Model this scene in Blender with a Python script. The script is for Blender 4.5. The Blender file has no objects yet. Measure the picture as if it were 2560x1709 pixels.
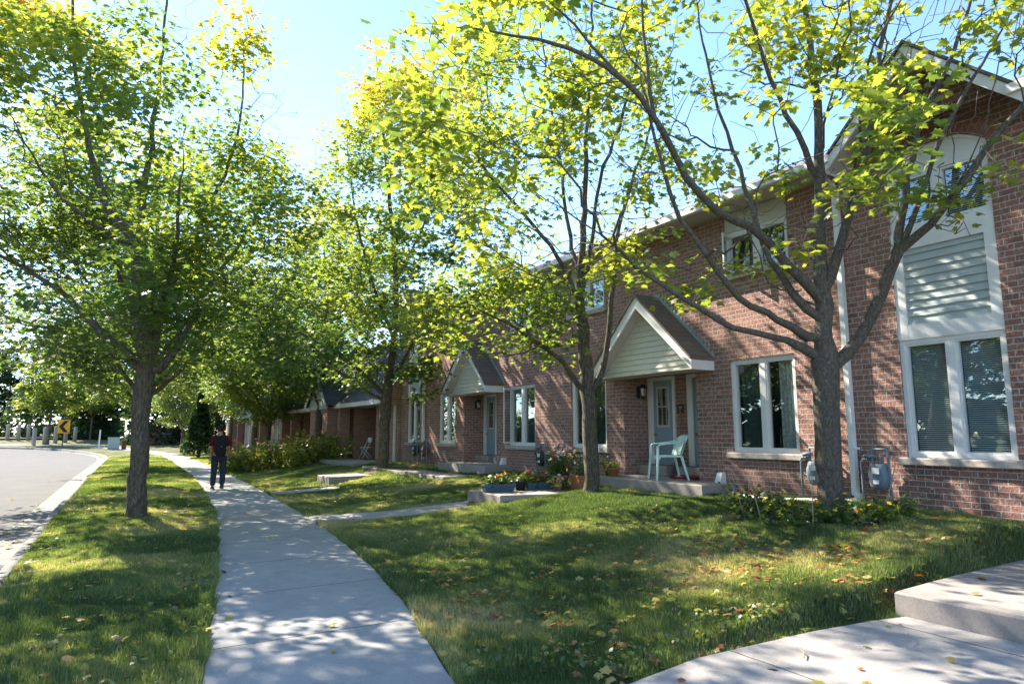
import bpy, math, random
import numpy as np
from mathutils import Vector, Matrix, noise
random.seed(7); RNG = np.random.default_rng(7)
C = bpy.context.scene.collection
sc = bpy.context.scene
# ---------------------------------------------------------------- camera
F = 1650.; CX = 1280.; CY = 854.5; YAW = math.radians(31.2); PIT = math.atan((1083-CY)/F); CZ = 1.57
FW = np.array((math.sin(YAW)*math.cos(PIT), math.cos(YAW)*math.cos(PIT), math.sin(PIT)))
RT = np.array((math.cos(YAW), -math.sin(YAW), 0.))
UP = np.array((-math.sin(YAW)*math.sin(PIT), -math.cos(YAW)*math.sin(PIT), math.cos(PIT)))
CAM = np.array((0., 0., CZ))
def U(x, y, Z): return CAM + Z*(FW + (x-CX)/F*RT + (CY-y)/F*UP)       # a measured bearing at a chosen distance
def px(P):
    v = np.atleast_2d(P)-CAM; c = v@FW
    return CX+F*(v@RT)/c, CY-F*(v@UP)/c, c
cd = bpy.data.cameras.new('camera'); cam = bpy.data.objects.new('camera', cd); C.objects.link(cam)
cd.sensor_width = 36; cd.lens = F/2560*36; cd.clip_start = .05; cd.clip_end = 1200
cam.location = (0, 0, CZ); cam.rotation_euler = (math.pi/2+PIT, 0, -YAW); sc.camera = cam
# ---------------------------------------------------------------- light
SUN_EL = math.radians(39); SUN_AZ = math.radians(-19)                  # azimuth from +Y towards +X
w = bpy.data.worlds.new('World'); sc.world = w; w.use_nodes = True
nt = w.node_tree; bg = nt.nodes['Background']
sky = nt.nodes.new('ShaderNodeTexSky'); sky.sky_type = 'NISHITA'; sky.sun_disc = False
sky.sun_elevation = SUN_EL; sky.sun_rotation = SUN_AZ; sky.air_density = .85; sky.dust_density = .03; sky.ozone_density = 3.6
nt.links.new(sky.outputs[0], bg.inputs[0]); bg.inputs[1].default_value = .122
sd = bpy.data.lights.new('sun', 'SUN'); sd.energy = 4.3; sd.angle = math.radians(.55); sd.color = (1, .91, .78)
so = bpy.data.objects.new('sun', sd); C.objects.link(so)
sv = Vector((math.sin(SUN_AZ)*math.cos(SUN_EL), math.cos(SUN_AZ)*math.cos(SUN_EL), math.sin(SUN_EL)))
so.rotation_euler = sv.to_track_quat('Z', 'Y').to_euler(); so.location = (-5, 20, 30)
vs = sc.view_settings; vs.view_transform = 'Standard'; vs.look = 'None'; vs.gamma = 1; vs.exposure = 2.16
cy = sc.cycles; cy.max_bounces = 10; cy.diffuse_bounces = 7; cy.transmission_bounces = 7; cy.transparent_max_bounces = 12
cy.use_denoising = True; cy.caustics_reflective = False; cy.caustics_refractive = False; cy.sample_clamp_indirect = 6
try: cy.denoiser = 'OPENIMAGEDENOISE'; cy.denoising_prefilter = 'ACCURATE'
except Exception: pass
# ---------------------------------------------------------------- materials
M = {}
class NT:
    def __init__(s, name):
        m = bpy.data.materials.new(name); m.use_nodes = True; s.m = m; s.t = m.node_tree; s.b = s.t.nodes['Principled BSDF']; M[name] = m
        s.b.inputs['Roughness'].default_value = .8
        try: s.b.inputs['Specular IOR Level'].default_value = .3
        except Exception: pass
    def n(s, ty, **k):
        x = s.t.nodes.new(ty)
        for a, v in k.items():
            if a.startswith('i_'): x.inputs[a[2:].replace('_', ' ')].default_value = v
            else: setattr(x, a, v)
        return x
    def l(s, a, b): s.t.links.new(a, b)
    def coord(s): return s.n('ShaderNodeTexCoord').outputs['Object']
    def noise(s, scale, vec=None, detail=4, rough=.6):
        x = s.n('ShaderNodeTexNoise'); x.inputs['Scale'].default_value = scale; x.inputs['Detail'].default_value = detail; x.inputs['Roughness'].default_value = rough
        s.l(vec if vec else s.coord(), x.inputs['Vector']); return x.outputs['Fac']
    def ramp(s, fac, stops):
        r = s.n('ShaderNodeValToRGB'); e = r.color_ramp.elements
        while len(e) < len(stops): e.new(.5)
        for q, (p, c) in zip(e, stops): q.position = p; q.color = (*c, 1) if len(c) == 3 else c
        s.l(fac, r.inputs[0]); return r.outputs[0]
    def mix(s, fac, a, b, mode='MIX'):
        x = s.n('ShaderNodeMixRGB', blend_type=mode)
        for v, i in ((fac, 0), (a, 1), (b, 2)):
            if hasattr(v, 'is_linked'): s.l(v, x.inputs[i])
            else: x.inputs[i].default_value = v if i == 0 else (*v, 1)
        return x.outputs[0]
    def math(s, op, a, b=0.):
        x = s.n('ShaderNodeMath', operation=op)
        for v, i in ((a, 0), (b, 1)):
            if hasattr(v, 'is_linked'): s.l(v, x.inputs[i])
            else: x.inputs[i].default_value = v
        return x.outputs[0]
    def col(s, c):
        if hasattr(c, 'is_linked'): s.l(c, s.b.inputs['Base Color'])
        else: s.b.inputs['Base Color'].default_value = (*c, 1)
        return s
    def rough(s, r): s.b.inputs['Roughness'].default_value = r; return s
    def bump(s, h, dist=.01, st=1.):
        b = s.n('ShaderNodeBump'); b.inputs['Distance'].default_value = dist; b.inputs['Strength'].default_value = st
        s.l(h, b.inputs['Height']); s.l(b.outputs[0], s.b.inputs['Normal']); return s
def plain(name, c, r=.6, var=.15, scale=6, bump=0):
    s = NT(name); f = s.noise(scale)
    s.col(s.ramp(f, [(.3, tuple(v*(1-var) for v in c)), (.7, tuple(min(1, v*(1+var)) for v in c))])).rough(r)
    if bump: s.bump(s.noise(scale*8), bump)
    return s
def brickmat(name, c1, c2, fleck=(.5, .37, .32), mortar=(.46, .41, .37), dist=.014):
    s = NT(name); co = s.coord(); sp = s.n('ShaderNodeSeparateXYZ'); s.l(co, sp.inputs[0])
    cb = s.n('ShaderNodeCombineXYZ'); s.l(s.math('ADD', sp.outputs[0], sp.outputs[1]), cb.inputs[0]); s.l(sp.outputs[2], cb.inputs[1])
    b = s.n('ShaderNodeTexBrick'); s.l(cb.outputs[0], b.inputs['Vector'])
    b.inputs['Color1'].default_value = (*c1, 1); b.inputs['Color2'].default_value = (*c2, 1); b.inputs['Mortar'].default_value = (*mortar, 1)
    b.inputs['Scale'].default_value = 1; b.inputs['Mortar Size'].default_value = .0055; b.inputs['Mortar Smooth'].default_value = .25
    b.inputs['Brick Width'].default_value = .205; b.inputs['Row Height'].default_value = .0745; b.inputs['Bias'].default_value = -.1
    mp = s.n('ShaderNodeMapping'); mp.inputs['Scale'].default_value = (1, 1, .45); s.l(co, mp.inputs[0])
    f1 = s.noise(26, mp.outputs[0], 6, .75)
    c = s.mix(s.ramp(f1, [(.52, (0, 0, 0)), (.70, (1, 1, 1))]), b.outputs['Color'], fleck)
    c = s.mix(s.ramp(s.noise(.9, co, 3), [(.35, (.0, .0, .0)), (.75, (.45, .45, .45))]), c, s.mix(1., c, (.62, .58, .56), 'MULTIPLY'))
    c = s.mix(b.outputs['Fac'], c, s.mix(s.noise(30, co), tuple(v*.8 for v in mortar), tuple(min(1, v*1.15) for v in mortar)))
    s.col(c).rough(.9)
    f2 = s.noise(34, co, 4, .7)
    h = s.math('MULTIPLY', s.math('SUBTRACT', 1., b.outputs['Fac']), s.math('ADD', s.math('MULTIPLY', f2, 1.0), .45))
    s.bump(h, dist, .9); return s
brickmat('brick', (.42, .205, .155), (.265, .135, .105), fleck=(.70, .58, .51), mortar=(.53, .48, .42), dist=.05)
brickmat('brick_far', (.44, .22, .16), (.29, .15, .11), fleck=(.6, .45, .4), mortar=(.52, .47, .42), dist=.016)
brickmat('brick_pink', (.36, .17, .13), (.30, .14, .11), fleck=(.5, .33, .28), dist=.004)
s = NT('arch_brick'); s.col(s.ramp(s.noise(26), [(.35, (.2, .09, .07)), (.6, (.31, .14, .105)), (.8, (.5, .38, .33))])).rough(.9).bump(s.noise(34), .01)
s = NT('mortar'); s.col((.42, .37, .33)).rough(.95).bump(s.noise(60), .003)
plain('white_trim', (.72, .71, .69), .45, .05, 3)
plain('cream_panel', (.55, .53, .46), .55, .05, 3)
plain('soffit', (.52, .47, .43), .6, .05, 3)
plain('stone_sill', (.42, .37, .32), .9, .25, 14, .006)
plain('grey_door', (.25, .32, .38), .5, .06, 3)
plain('dark_metal', (.03, .032, .035), .45, .2)
plain('meter_grey', (.16, .2, .23), .45, .12)
plain('label_white', (.75, .75, .72), .5, .05)
plain('brass', (.35, .2, .08), .4, .2)
s = NT('siding'); co = s.coord(); sp = s.n('ShaderNodeSeparateXYZ'); s.l(co, sp.inputs[0])
s.col(s.ramp(s.noise(5), [(.3, (.36, .41, .40)), (.7, (.43, .48, .46))])).rough(.5)
s = NT('siding_cream'); s.col(s.ramp(s.noise(5), [(.3, (.58, .58, .48)), (.7, (.64, .64, .55))])).rough(.5)
def shingle(name, a, b2):
    s = NT(name); co = s.coord(); sp = s.n('ShaderNodeSeparateXYZ'); s.l(co, sp.inputs[0])
    cb = s.n('ShaderNodeCombineXYZ'); s.l(s.math('ADD', sp.outputs[0], s.math('MULTIPLY', sp.outputs[1], .35)), cb.inputs[0]); s.l(sp.outputs[2], cb.inputs[1])
    b = s.n('ShaderNodeTexBrick'); s.l(cb.outputs[0], b.inputs['Vector']); b.inputs['Scale'].default_value = 1
    b.inputs['Color1'].default_value = (*a, 1); b.inputs['Color2'].default_value = (*b2, 1); b.inputs['Mortar'].default_value = (.03, .027, .025, 1)
    b.inputs['Mortar Size'].default_value = .006; b.inputs['Brick Width'].default_value = .3; b.inputs['Row Height'].default_value = .1
    s.col(s.mix(.5, b.outputs['Color'], s.ramp(s.noise(60), [(.3, tuple(v*.6 for v in a)), (.7, tuple(v*1.4 for v in a))]))).rough(.95)
    s.bump(s.math('ADD', b.outputs['Fac'], s.noise(70)), .006, .6)
shingle('shingle', (.17, .14, .12), (.12, .1, .085)); shingle('shingle_grey', (.13, .14, .16), (.09, .10, .12))
# glass that mirrors the street and lets the blinds show
s = NT('glass'); t = s.t
g = s.n('ShaderNodeBsdfGlossy'); g.inputs['Roughness'].default_value = .015; g.inputs['Color'].default_value = (.9, .97, .95, 1)
tr = s.n('ShaderNodeBsdfTransparent'); tr.inputs['Color'].default_value = (.86, .93, .91, 1)
lw = s.n('ShaderNodeLayerWeight'); lw.inputs['Blend'].default_value = .5
mx = s.n('ShaderNodeMixShader'); nb = s.n('ShaderNodeBump'); nb.inputs['Strength'].default_value = .25; nb.inputs['Distance'].default_value = .01
s.l(s.noise(1.4, None, 1), nb.inputs['Height']); s.l(nb.outputs[0], g.inputs['Normal'])
s.l(s.math('ADD', s.math('MULTIPLY', s.math('POWER', lw.outputs['Facing'], 2.6), .75), .17), mx.inputs[0]); s.l(tr.outputs[0], mx.inputs[1]); s.l(g.outputs[0], mx.inputs[2])
s.l(mx.outputs[0], t.nodes['Material Output'].inputs[0])
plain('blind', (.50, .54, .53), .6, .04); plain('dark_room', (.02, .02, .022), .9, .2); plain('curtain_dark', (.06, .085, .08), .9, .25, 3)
plain('curtain_lace', (.42, .45, .42), .9, .35, 22); plain('curtain_brown', (.10, .06, .05), .9, .2); plain('curtain_tan', (.5, .42, .33), .9, .2)
def concrete(name, c, joint=None, scale=1.):
    s = NT(name); co = s.coord()
    k = s.mix(.6, s.ramp(s.noise(2.2*scale, co, 6, .7), [(.3, tuple(v*.78 for v in c)), (.7, tuple(v*1.12 for v in c))]), s.ramp(s.noise(55, co, 5, .9), [(.3, tuple(v*.55 for v in c)), (.7, tuple(v*1.3 for v in c))]))
    h = s.noise(120, co, 3, .8)
    k = s.mix(s.ramp(s.noise(5, co, 5, .75), [(.55, (0, 0, 0)), (.72, (.6, .6, .6))]), k, tuple(v*.55 for v in c)); k = s.mix(s.ramp(s.noise(.8, co, 6, .8), [(.45, (0, 0, 0)), (.62, (.45, .45, .45))]), k, tuple(v*.72 for v in c))
    if joint:
        sp = s.n('ShaderNodeSeparateXYZ'); s.l(co, sp.inputs[0])
        ax = sp.outputs[1] if joint[0] == 'y' else sp.outputs[0]
        wob = s.math('MULTIPLY', s.noise(9, co), .012)
        f = s.math('FRACT', s.math('DIVIDE', s.math('ADD', s.math('ADD', ax, wob), 200.+joint[2]), joint[1]))
        ln = s.math('LESS_THAN', f, .018/joint[1])
        k = s.mix(s.math('MULTIPLY', ln, .85), k, (.09, .08, .07)); h = s.math('SUBTRACT', h, s.math('MULTIPLY', ln, 2.))
    s.col(k).rough(.9).bump(h, .003, .7)
concrete('sidewalk', (.37, .355, .33), ('y', 1.62, .35)); concrete('path', (.40, .365, .33), ('x', 1.5, .2)); concrete('slab', (.34, .30, .27)); concrete('kerb', (.185, .178, .165), ('y', 2.9, 0))
s = NT('asphalt'); co = s.coord()
s.col(s.mix(.5, s.ramp(s.noise(1.1, co, 6, .7), [(.3, (.14, .138, .135)), (.7, (.19, .187, .18))]), s.ramp(s.noise(160, co, 2, .9), [(.3, (.06, .06, .06)), (.7, (.22, .215, .21))]))).rough(.95).bump(s.noise(150, co), .006, .9); s.b.inputs['Specular IOR Level'].default_value = .05
s = NT('soil'); s.col(s.ramp(s.noise(14), [(.3, (.035, .025, .017)), (.7, (.10, .075, .05))])).rough(1).bump(s.noise(40), .03)
s = NT('lawn'); co = s.coord(); a = s.noise(.55, co, 5, .65)
c1 = s.ramp(s.noise(30, co, 4, .8), [(.25, (.03, .04, .012)), (.5, (.085, .105, .03)), (.75, (.19, .19, .07))])
c2 = s.ramp(s.noise(34, co, 4, .8), [(.25, (.09, .07, .03)), (.5, (.21, .17, .08)), (.75, (.38, .32, .18))])
s.col(s.mix(s.ramp(a, [(.45, (0, 0, 0)), (.62, (.9, .9, .9))]), c1, c2)).rough(1).bump(s.noise(60, co, 4, .8), .05)
def leafmat(name, stops, trans=.45, gl=.05, tmul=(1.6, 1.5, .5)):
    m = bpy.data.materials.new(name); m.use_nodes = True; M[name] = m; t = m.node_tree; t.nodes.clear()
    out = t.nodes.new('ShaderNodeOutputMaterial'); at = t.nodes.new('ShaderNodeAttribute'); at.attribute_name = 'tint'
    r = t.nodes.new('ShaderNodeValToRGB'); e = r.color_ramp.elements
    while len(e) < len(stops): e.new(.5)
    for q, (p, c) in zip(e, stops): q.position = p; q.color = (*c, 1)
    t.links.new(at.outputs['Fac'], r.inputs[0])
    d = t.nodes.new('ShaderNodeBsdfDiffuse'); tl = t.nodes.new('ShaderNodeBsdfTranslucent'); gz = t.nodes.new('ShaderNodeBsdfGlossy'); gz.inputs['Roughness'].default_value = .38
    mul = t.nodes.new('ShaderNodeMixRGB'); mul.blend_type = 'MULTIPLY'; mul.inputs[0].default_value = 1; mul.inputs[2].default_value = (*tmul, 1)
    t.links.new(r.outputs[0], d.inputs[0]); t.links.new(r.outputs[0], mul.inputs[1]); t.links.new(mul.outputs[0], tl.inputs[0])
    m1 = t.nodes.new('ShaderNodeMixShader'); m1.inputs[0].default_value = trans; t.links.new(d.outputs[0], m1.inputs[1]); t.links.new(tl.outputs[0], m1.inputs[2])
    m2 = t.nodes.new('ShaderNodeMixShader'); m2.inputs[0].default_value = gl; t.links.new(m1.outputs[0], m2.inputs[1]); t.links.new(gz.outputs[0], m2.inputs[2])
    t.links.new(m2.outputs[0], out.inputs[0])
GREEN = [(0, (.045, .09, .04)), (.3, (.10, .165, .055)), (.5, (.20, .25, .065)), (.7, (.33, .335, .06)), (.85, (.44, .31, .07)), (1, (.38, .16, .07))]
leafmat('maple_leaf', GREEN, .58, .04, (2.1, 1.9, .7))
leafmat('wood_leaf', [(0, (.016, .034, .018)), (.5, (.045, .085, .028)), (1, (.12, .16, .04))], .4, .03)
leafmat('blade', [(0, (.065, .11, .045)), (.3, (.145, .205, .07)), (.55, (.28, .305, .13)), (.75, (.48, .42, .24)), (1, (.6, .5, .34))], .45, .03, (1.5, 1.5, .7))
leafmat('plant_leaf', [(0, (.03, .06, .02)), (.5, (.08, .15, .03)), (.8, (.26, .30, .06)), (1, (.4, .34, .1))], .4, .06)
leafmat('fallen', [(0, (.16, .2, .05)), (.3, (.36, .33, .07)), (.55, (.5, .36, .1)), (.75, (.34, .2, .09)), (.9, (.36, .12, .05)), (1, (.2, .1, .05))], .3, .05, (1.3, 1.2, .6))
s = NT('bark'); co = s.coord(); mp = s.n('ShaderNodeMapping'); mp.inputs['Scale'].default_value = (1, 1, .22); s.l(co, mp.inputs[0])
f = s.noise(34, mp.outputs[0], 5, .7); k = s.ramp(f, [(.3, (.045, .036, .028)), (.5, (.11, .09, .07)), (.72, (.26, .235, .2))])
k = s.mix(s.ramp(s.noise(5, co, 5, .7), [(.52, (0, 0, 0)), (.66, (.75, .75, .75))]), k, s.ramp(s.noise(45, co), [(.35, (.07, .06, .022)), (.65, (.2, .17, .06))]))
s.col(k).rough(.95).bump(s.math('ADD', f, s.noise(70, co)), .022, .9)
s = NT('bark_grey'); co = s.coord(); mp = s.n('ShaderNodeMapping'); mp.inputs['Scale'].default_value = (1, 1, .5); s.l(co, mp.inputs[0])
f = s.noise(44, mp.outputs[0], 5, .75); k = s.ramp(f, [(.32, (.05, .043, .035)), (.52, (.125, .108, .088)), (.66, (.2, .18, .15)), (.8, (.42, .4, .35))])
k = s.mix(s.ramp(s.noise(4, co, 5, .7), [(.55, (0, 0, 0)), (.68, (.6, .6, .6))]), k, (.14, .12, .06))
s.col(k).rough(.95).bump(s.math('ADD', f, s.noise(80, co)), .016, .8)
for nm, c, r in (('terracotta', (.42, .17, .09), .8), ('taupe_pot', (.36, .24, .18), .7), ('slate_pot', (.06, .10, .14), .6), ('black_pot', (.02, .025, .03), .6), ('mint', (.58, .74, .67), .4),
                 ('red_tray', (.16, .015, .02), .5), ('wood', (.30, .17, .08), .8), ('weathered', (.34, .30, .25), .9), ('sign_yellow', (.85, .42, .02), .5), ('sign_black', (.02, .02, .02), .6),
                 ('utility_green', (.42, .52, .48), .5), ('dump_green', (.03, .12, .09), .6), ('rust_brown', (.15, .06, .04), .8), ('plaque', (.10, .11, .13), .5), ('car_blue', (.02, .04, .14), .25),
                 ('car_silver', (.5, .53, .58), .25), ('tyre', (.02, .02, .02), .9), ('rim', (.5, .5, .5), .35), ('car_glass', (.03, .04, .05), .08), ('skin', (.42, .22, .15), .6), ('maroon', (.085, .008, .012), .85),
                 ('backpack', (.012, .012, .016), .8), ('jeans', (.028, .034, .055), .9), ('cap', (.015, .016, .02), .8), ('hair', (.03, .02, .015), .8), ('shoe', (.05, .07, .09), .7), ('galv', (.30, .36, .38), .45),
                 ('petal_red', (.6, .03, .03), .6), ('petal_pink', (.7, .35, .42), .6), ('petal_orange', (.75, .2, .03), .6), ('petal_white', (.75, .72, .66), .6), ('petal_yellow', (.75, .5, .03), .6), ('petal_purple', (.2, .06, .4), .6), ('dry_stem', (.36, .28, .17), .9), ('grey_post', (.36, .34, .32), .9)):
    plain(nm, c, r, .1, 8)
# ---------------------------------------------------------------- mesh helpers
class MB:
    def __init__(s): s.v = []; s.f = []
    def add(s, vs_, fs):
        o = len(s.v); s.v += [tuple(map(float, q)) for q in vs_]; s.f += [tuple(i+o for i in f) for f in fs]; return s
    def box(s, x0, x1, y0, y1, z0, z1, bev=0):
        if bev:
            b = bev; R = []
            for z, k in ((z0, b), (z0+b, 0), (z1-b, 0), (z1, b)):
                R.append([(x0+k+b*(k == 0)*0, y0+k, z), (x1-k, y0+k, z), (x1-k, y1-k, z), (x0+k, y1-k, z)])
            vv = sum(R, []); ff = [(3, 2, 1, 0), (12, 13, 14, 15)]
            for r in range(3):
                for i in range(4): ff.append((r*4+i, r*4+(i+1) % 4, r*4+4+(i+1) % 4, r*4+4+i))
            return s.add(vv, ff)
        return s.add([(x0, y0, z0), (x1, y0, z0), (x1, y1, z0), (x0, y1, z0), (x0, y0, z1), (x1, y0, z1), (x1, y1, z1), (x0, y1, z1)],
                     [(3, 2, 1, 0), (4, 5, 6, 7), (0, 1, 5, 4), (1, 2, 6, 5), (2, 3, 7, 6), (3, 0, 4, 7)])
    def quad(s, a, b, c, d): return s.add([a, b, c, d], [(0, 1, 2, 3)])
    def tube(s, pts, rad, n=8, sy=1., caps=True):
        P = [Vector(p) for p in pts]; R = rad if hasattr(rad, '__len__') else [rad]*len(P)
        vv = []; ff = []; up = None
        for i, p in enumerate(P):
            t = (P[min(i+1, len(P)-1)]-P[max(i-1, 0)]).normalized()
            if up is None: up = Vector((0, 0, 1)) if abs(t.z) < .9 else Vector((1, 0, 0))
            a = t.cross(up).normalized(); b = a.cross(t).normalized(); up = b
            for k in range(n):
                an = 2*math.pi*k/n; vv.append(p + a*math.cos(an)*R[i] + b*math.sin(an)*R[i]*sy)
        for i in range(len(P)-1):
            for k in range(n): ff.append((i*n+k, i*n+(k+1) % n, (i+1)*n+(k+1) % n, (i+1)*n+k))
        if caps: ff.append(tuple(range(n))[::-1]); ff.append(tuple((len(P)-1)*n+k for k in range(n)))
        return s.add(vv, ff)
    def lathe(s, c, prof, n=16, sx=1., sy=1.):
        vv = []; ff = []
        for r, z in prof:
            for k in range(n): vv.append((c[0]+r*sx*math.cos(2*math.pi*k/n), c[1]+r*sy*math.sin(2*math.pi*k/n), c[2]+z))
        for i in range(len(prof)-1):
            for k in range(n): ff.append((i*n+k, i*n+(k+1) % n, (i+1)*n+(k+1) % n, (i+1)*n+k))
        ff.append(tuple(range(n))[::-1]); ff.append(tuple((len(prof)-1)*n+k for k in range(n)))
        return s.add(vv, ff)
    def prism(s, poly, ax, a0, a1):   # poly of (u,v); ax = extrusion axis
        def P(u, v, a): return {'x': (a, u, v), 'y': (u, a, v), 'z': (u, v, a)}[ax]
        n = len(poly); vv = [P(u, v, a0) for u, v in poly]+[P(u, v, a1) for u, v in poly]
        return s.add(vv, [tuple(range(n))[::-1], tuple(range(n, 2*n))]+[(i, (i+1) % n, n+(i+1) % n, n+i) for i in range(n)])
    def build(s, name, mat, parent=None, smooth=False, local=False):
        me = bpy.data.meshes.new(name); me.from_pydata(s.v, [], s.f); me.validate()
        return link(name, me, mat, parent, smooth, local)
def link(name, me, mat, parent=None, smooth=False, local=False):
    me.materials.append(M[mat] if isinstance(mat, str) else mat)
    if smooth: me.polygons.foreach_set('use_smooth', [True]*len(me.polygons))
    o = bpy.data.objects.new(name, me); C.objects.link(o)
    if parent is not None:
        o.parent = parent
        if not local: o.matrix_parent_inverse = world_of(parent).inverted()
    return o
def world_of(o):
    m = Matrix.Translation(o.location) @ o.rotation_euler.to_matrix().to_4x4() @ Matrix.Diagonal((*o.scale, 1))
    return (world_of(o.parent) @ o.matrix_parent_inverse @ m) if o.parent else m
def thing(name, label, cat, loc=(0, 0, 0), rz=0, group=None):
    o = bpy.data.objects.new(name, None); C.objects.link(o); o.location = loc; o.rotation_euler = (0, 0, rz); o.empty_display_size = .2
    return tag(o, label, cat, group)
def tag(o, label, cat, group=None, kind=None):
    if label: o['label'] = label
    if cat: o['category'] = cat
    if group: o['group'] = group
    if kind: o['kind'] = kind
    return o
def struct(o): o['kind'] = 'structure'; return o
def dup(root, loc, rz=0, label=None, scale=None):
    kids = {}
    for o in list(C.objects):
        if o.parent: kids.setdefault(o.parent, []).append(o)
    def rec(o, par):
        c = o.copy(); C.objects.link(c)
        if par is not None: c.parent = par; c.matrix_parent_inverse = o.matrix_parent_inverse.copy()
        for k in kids.get(o, []): rec(k, c)
        return c
    c = rec(root, None); c.location = loc; c.rotation_euler = (0, 0, rz)
    if scale: c.scale = scale if hasattr(scale, '__len__') else (scale,)*3
    if label: c['label'] = label
    return c
def npmesh(name, V, T, tint=None):
    me = bpy.data.meshes.new(name); n = len(V); m = len(T)
    me.vertices.add(n); me.vertices.foreach_set('co', V.astype(np.float32).ravel())
    k = T.shape[1]; me.loops.add(m*k); me.loops.foreach_set('vertex_index', T.astype(np.int32).ravel())
    me.polygons.add(m); me.polygons.foreach_set('loop_start', np.arange(0, m*k, k, dtype=np.int32)); 
    try: me.polygons.foreach_set('loop_total', np.full(m, k, dtype=np.int32))
    except Exception: pass
    me.update(calc_edges=True)
    if tint is not None:
        a = me.attributes.new('tint', 'FLOAT', 'POINT'); a.data.foreach_set('value', tint.astype(np.float32))
    return me
# ---------------------------------------------------------------- terrain
def ss(t): t = np.clip(t, 0, 1); return t*t*(3-2*t)
def G(x, y): return .45*ss((np.asarray(y)-55)/18.) + .7*ss((np.asarray(y)-72)/20.)
def catmull(P, step=.5):
    P = np.array(P, float); out = []
    for i in range(len(P)-1):
        p0 = P[max(i-1, 0)]; p1 = P[i]; p2 = P[i+1]; p3 = P[min(i+2, len(P)-1)]
        n = max(2, int(np.linalg.norm(p2-p1)/step))
        for k in range(n):
            t = k/n; out.append(.5*((2*p1)+(-p0+p2)*t+(2*p0-5*p1+4*p2-p3)*t*t+(-p0+3*p1-3*p2+p3)*t**3))
    out.append(P[-1]); return np.array(out)
KP = catmull([(-1.3, -12), (-1.15, -5), (-1.05, 3), (-.98, 10), (-.92, 14), (-.84, 19), (-.6, 30), (-.3, 40), (-.05, 50), (-.5, 58), (-2.6, 64.5), (-6.5, 69.5), (-13, 74.5), (-24, 80), (-45, 88)])
def kx(y): return np.interp(y, KP[:, 1], KP[:, 0])
LY = [-12, 0, 4.8, 8, 10.9, 14, 18, 25, 40, 52]; LX = [-1.1, -.2, .62, 1.12, 1.5, 1.85, 2.2, 2.62, 3.05, 3.2]
RY = [-12, 0, 4, 6.15, 8, 10, 13.2, 20, 26.7, 40, 52]; RX = [.35, 1.25, 1.97, 2.48, 2.78, 3.03, 3.31, 3.72, 3.98, 4.4, 4.6]
def lx(y): return np.interp(y, LY, LX)
def rx_(y): return np.interp(y, RY, RX)
def lawn_z(x, y):
    x = np.asarray(x, float); y = np.asarray(y, float)
    r = rx_(y); s_ = ss((x-r-.2)/(9.-r)); a = .03+.53*s_ + .012*np.sin(x*2.1+y*1.3)*ss((x-r)/1.)
    cap = np.interp(x, [0, 2.5, 3.8, 5.9, 6.25, 9.3], [.02, .03, .055, .09, .26, .28])-.014+ss((y-np.interp(x, [2, 2.82, 3.5, 4.63, 5.3, 5.6, 9], [3.15, 3.34, 3.44, 3.34, 3.26, 3.26, 3.32]))/.7)*1.2; a = np.where(y < 4.3, np.minimum(a, cap), a)
    b = .03+.05*np.sin(np.clip((x-kx(y))/(lx(y)-kx(y)), 0, 1)*math.pi)
    for (tx, ty, hh) in ((7.84, 5.22, .1), (7.45, 9.6, .05), (.51, 13.27, .07), (7.45, 20.1, .1), (8.1, 30.1, .1)):
        m = hh*np.exp(-((x-tx)**2+(y-ty)**2)/1.1); a = a+m; b = b+m
    return np.where(x < (lx(y)+rx_(y))/2, b, a) + G(x, y)
def ribbon(A, B, za, zb, nu=2, zf=None):
    n = len(A); V = []; 
    for k in range(nu):
        t = k/(nu-1); q = A*(1-t)+B*t; z = zf(q[:, 0], q[:, 1]) if zf else (za*(1-t)+zb*t)+G(q[:, 0], q[:, 1])
        V.append(np.column_stack([q, np.broadcast_to(z, (n,))]))
    V = np.concatenate(V); T = []
    for k in range(nu-1):
        i = np.arange(n-1); T.append(np.column_stack([k*n+i, (k+1)*n+i, (k+1)*n+i+1, k*n+i+1]))
    return V, np.concatenate(T)
# base ground out to the horizon
gx = np.concatenate([np.linspace(-600, -60, 8), np.linspace(-55, 55, 111), np.linspace(60, 600, 8)]); gy = np.concatenate([np.linspace(-300, -20, 6), np.linspace(-16, 125, 142), np.linspace(135, 900, 9)])
X, Y = np.meshgrid(gx, gy); kd = np.full(X.shape, 1e9); 
side = np.ones(X.shape)
for i in range(0, len(KP)-1):
    a, b = KP[i], KP[i+1]; d = b-a; L2 = d@d; t = np.clip(((X-a[0])*d[0]+(Y-a[1])*d[1])/L2, 0, 1)
    qx = a[0]+t*d[0]; qy = a[1]+t*d[1]; dd = np.hypot(X-qx, Y-qy); cr = d[0]*(Y-a[1])-d[1]*(X-a[0])
    m = dd < kd; kd = np.where(m, dd, kd); side = np.where(m, np.where(cr > 0, -1, 1), side)
Z = G(X, Y) - .26
Z = np.where((Y > 52) & (side > 0), G(X, Y)+.02*np.minimum(kd, 1)+.0-.1*(kd < .3), Z)
Z = np.where((Y <= 52) & (X > 9.2), .5, Z)
V = np.column_stack([X.ravel(), Y.ravel(), Z.ravel()]); ny, nx = X.shape
i = (np.arange(ny-1)[:, None]*nx+np.arange(nx-1)[None]).ravel(); struct(link('ground', npmesh('ground', V, np.column_stack([i, i+1, i+nx+1, i+nx])), 'lawn', smooth=True))
def offs(P, o):
    t = np.gradient(P, axis=0); t /= np.linalg.norm(t, axis=1)[:, None]; n = np.column_stack([t[:, 1], -t[:, 0]]); return P+n*o
struct(link('road', npmesh('road', *ribbon(offs(KP, -9.5), offs(KP, -.44), -.16, -.125, 12)), 'asphalt', smooth=True))
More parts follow.
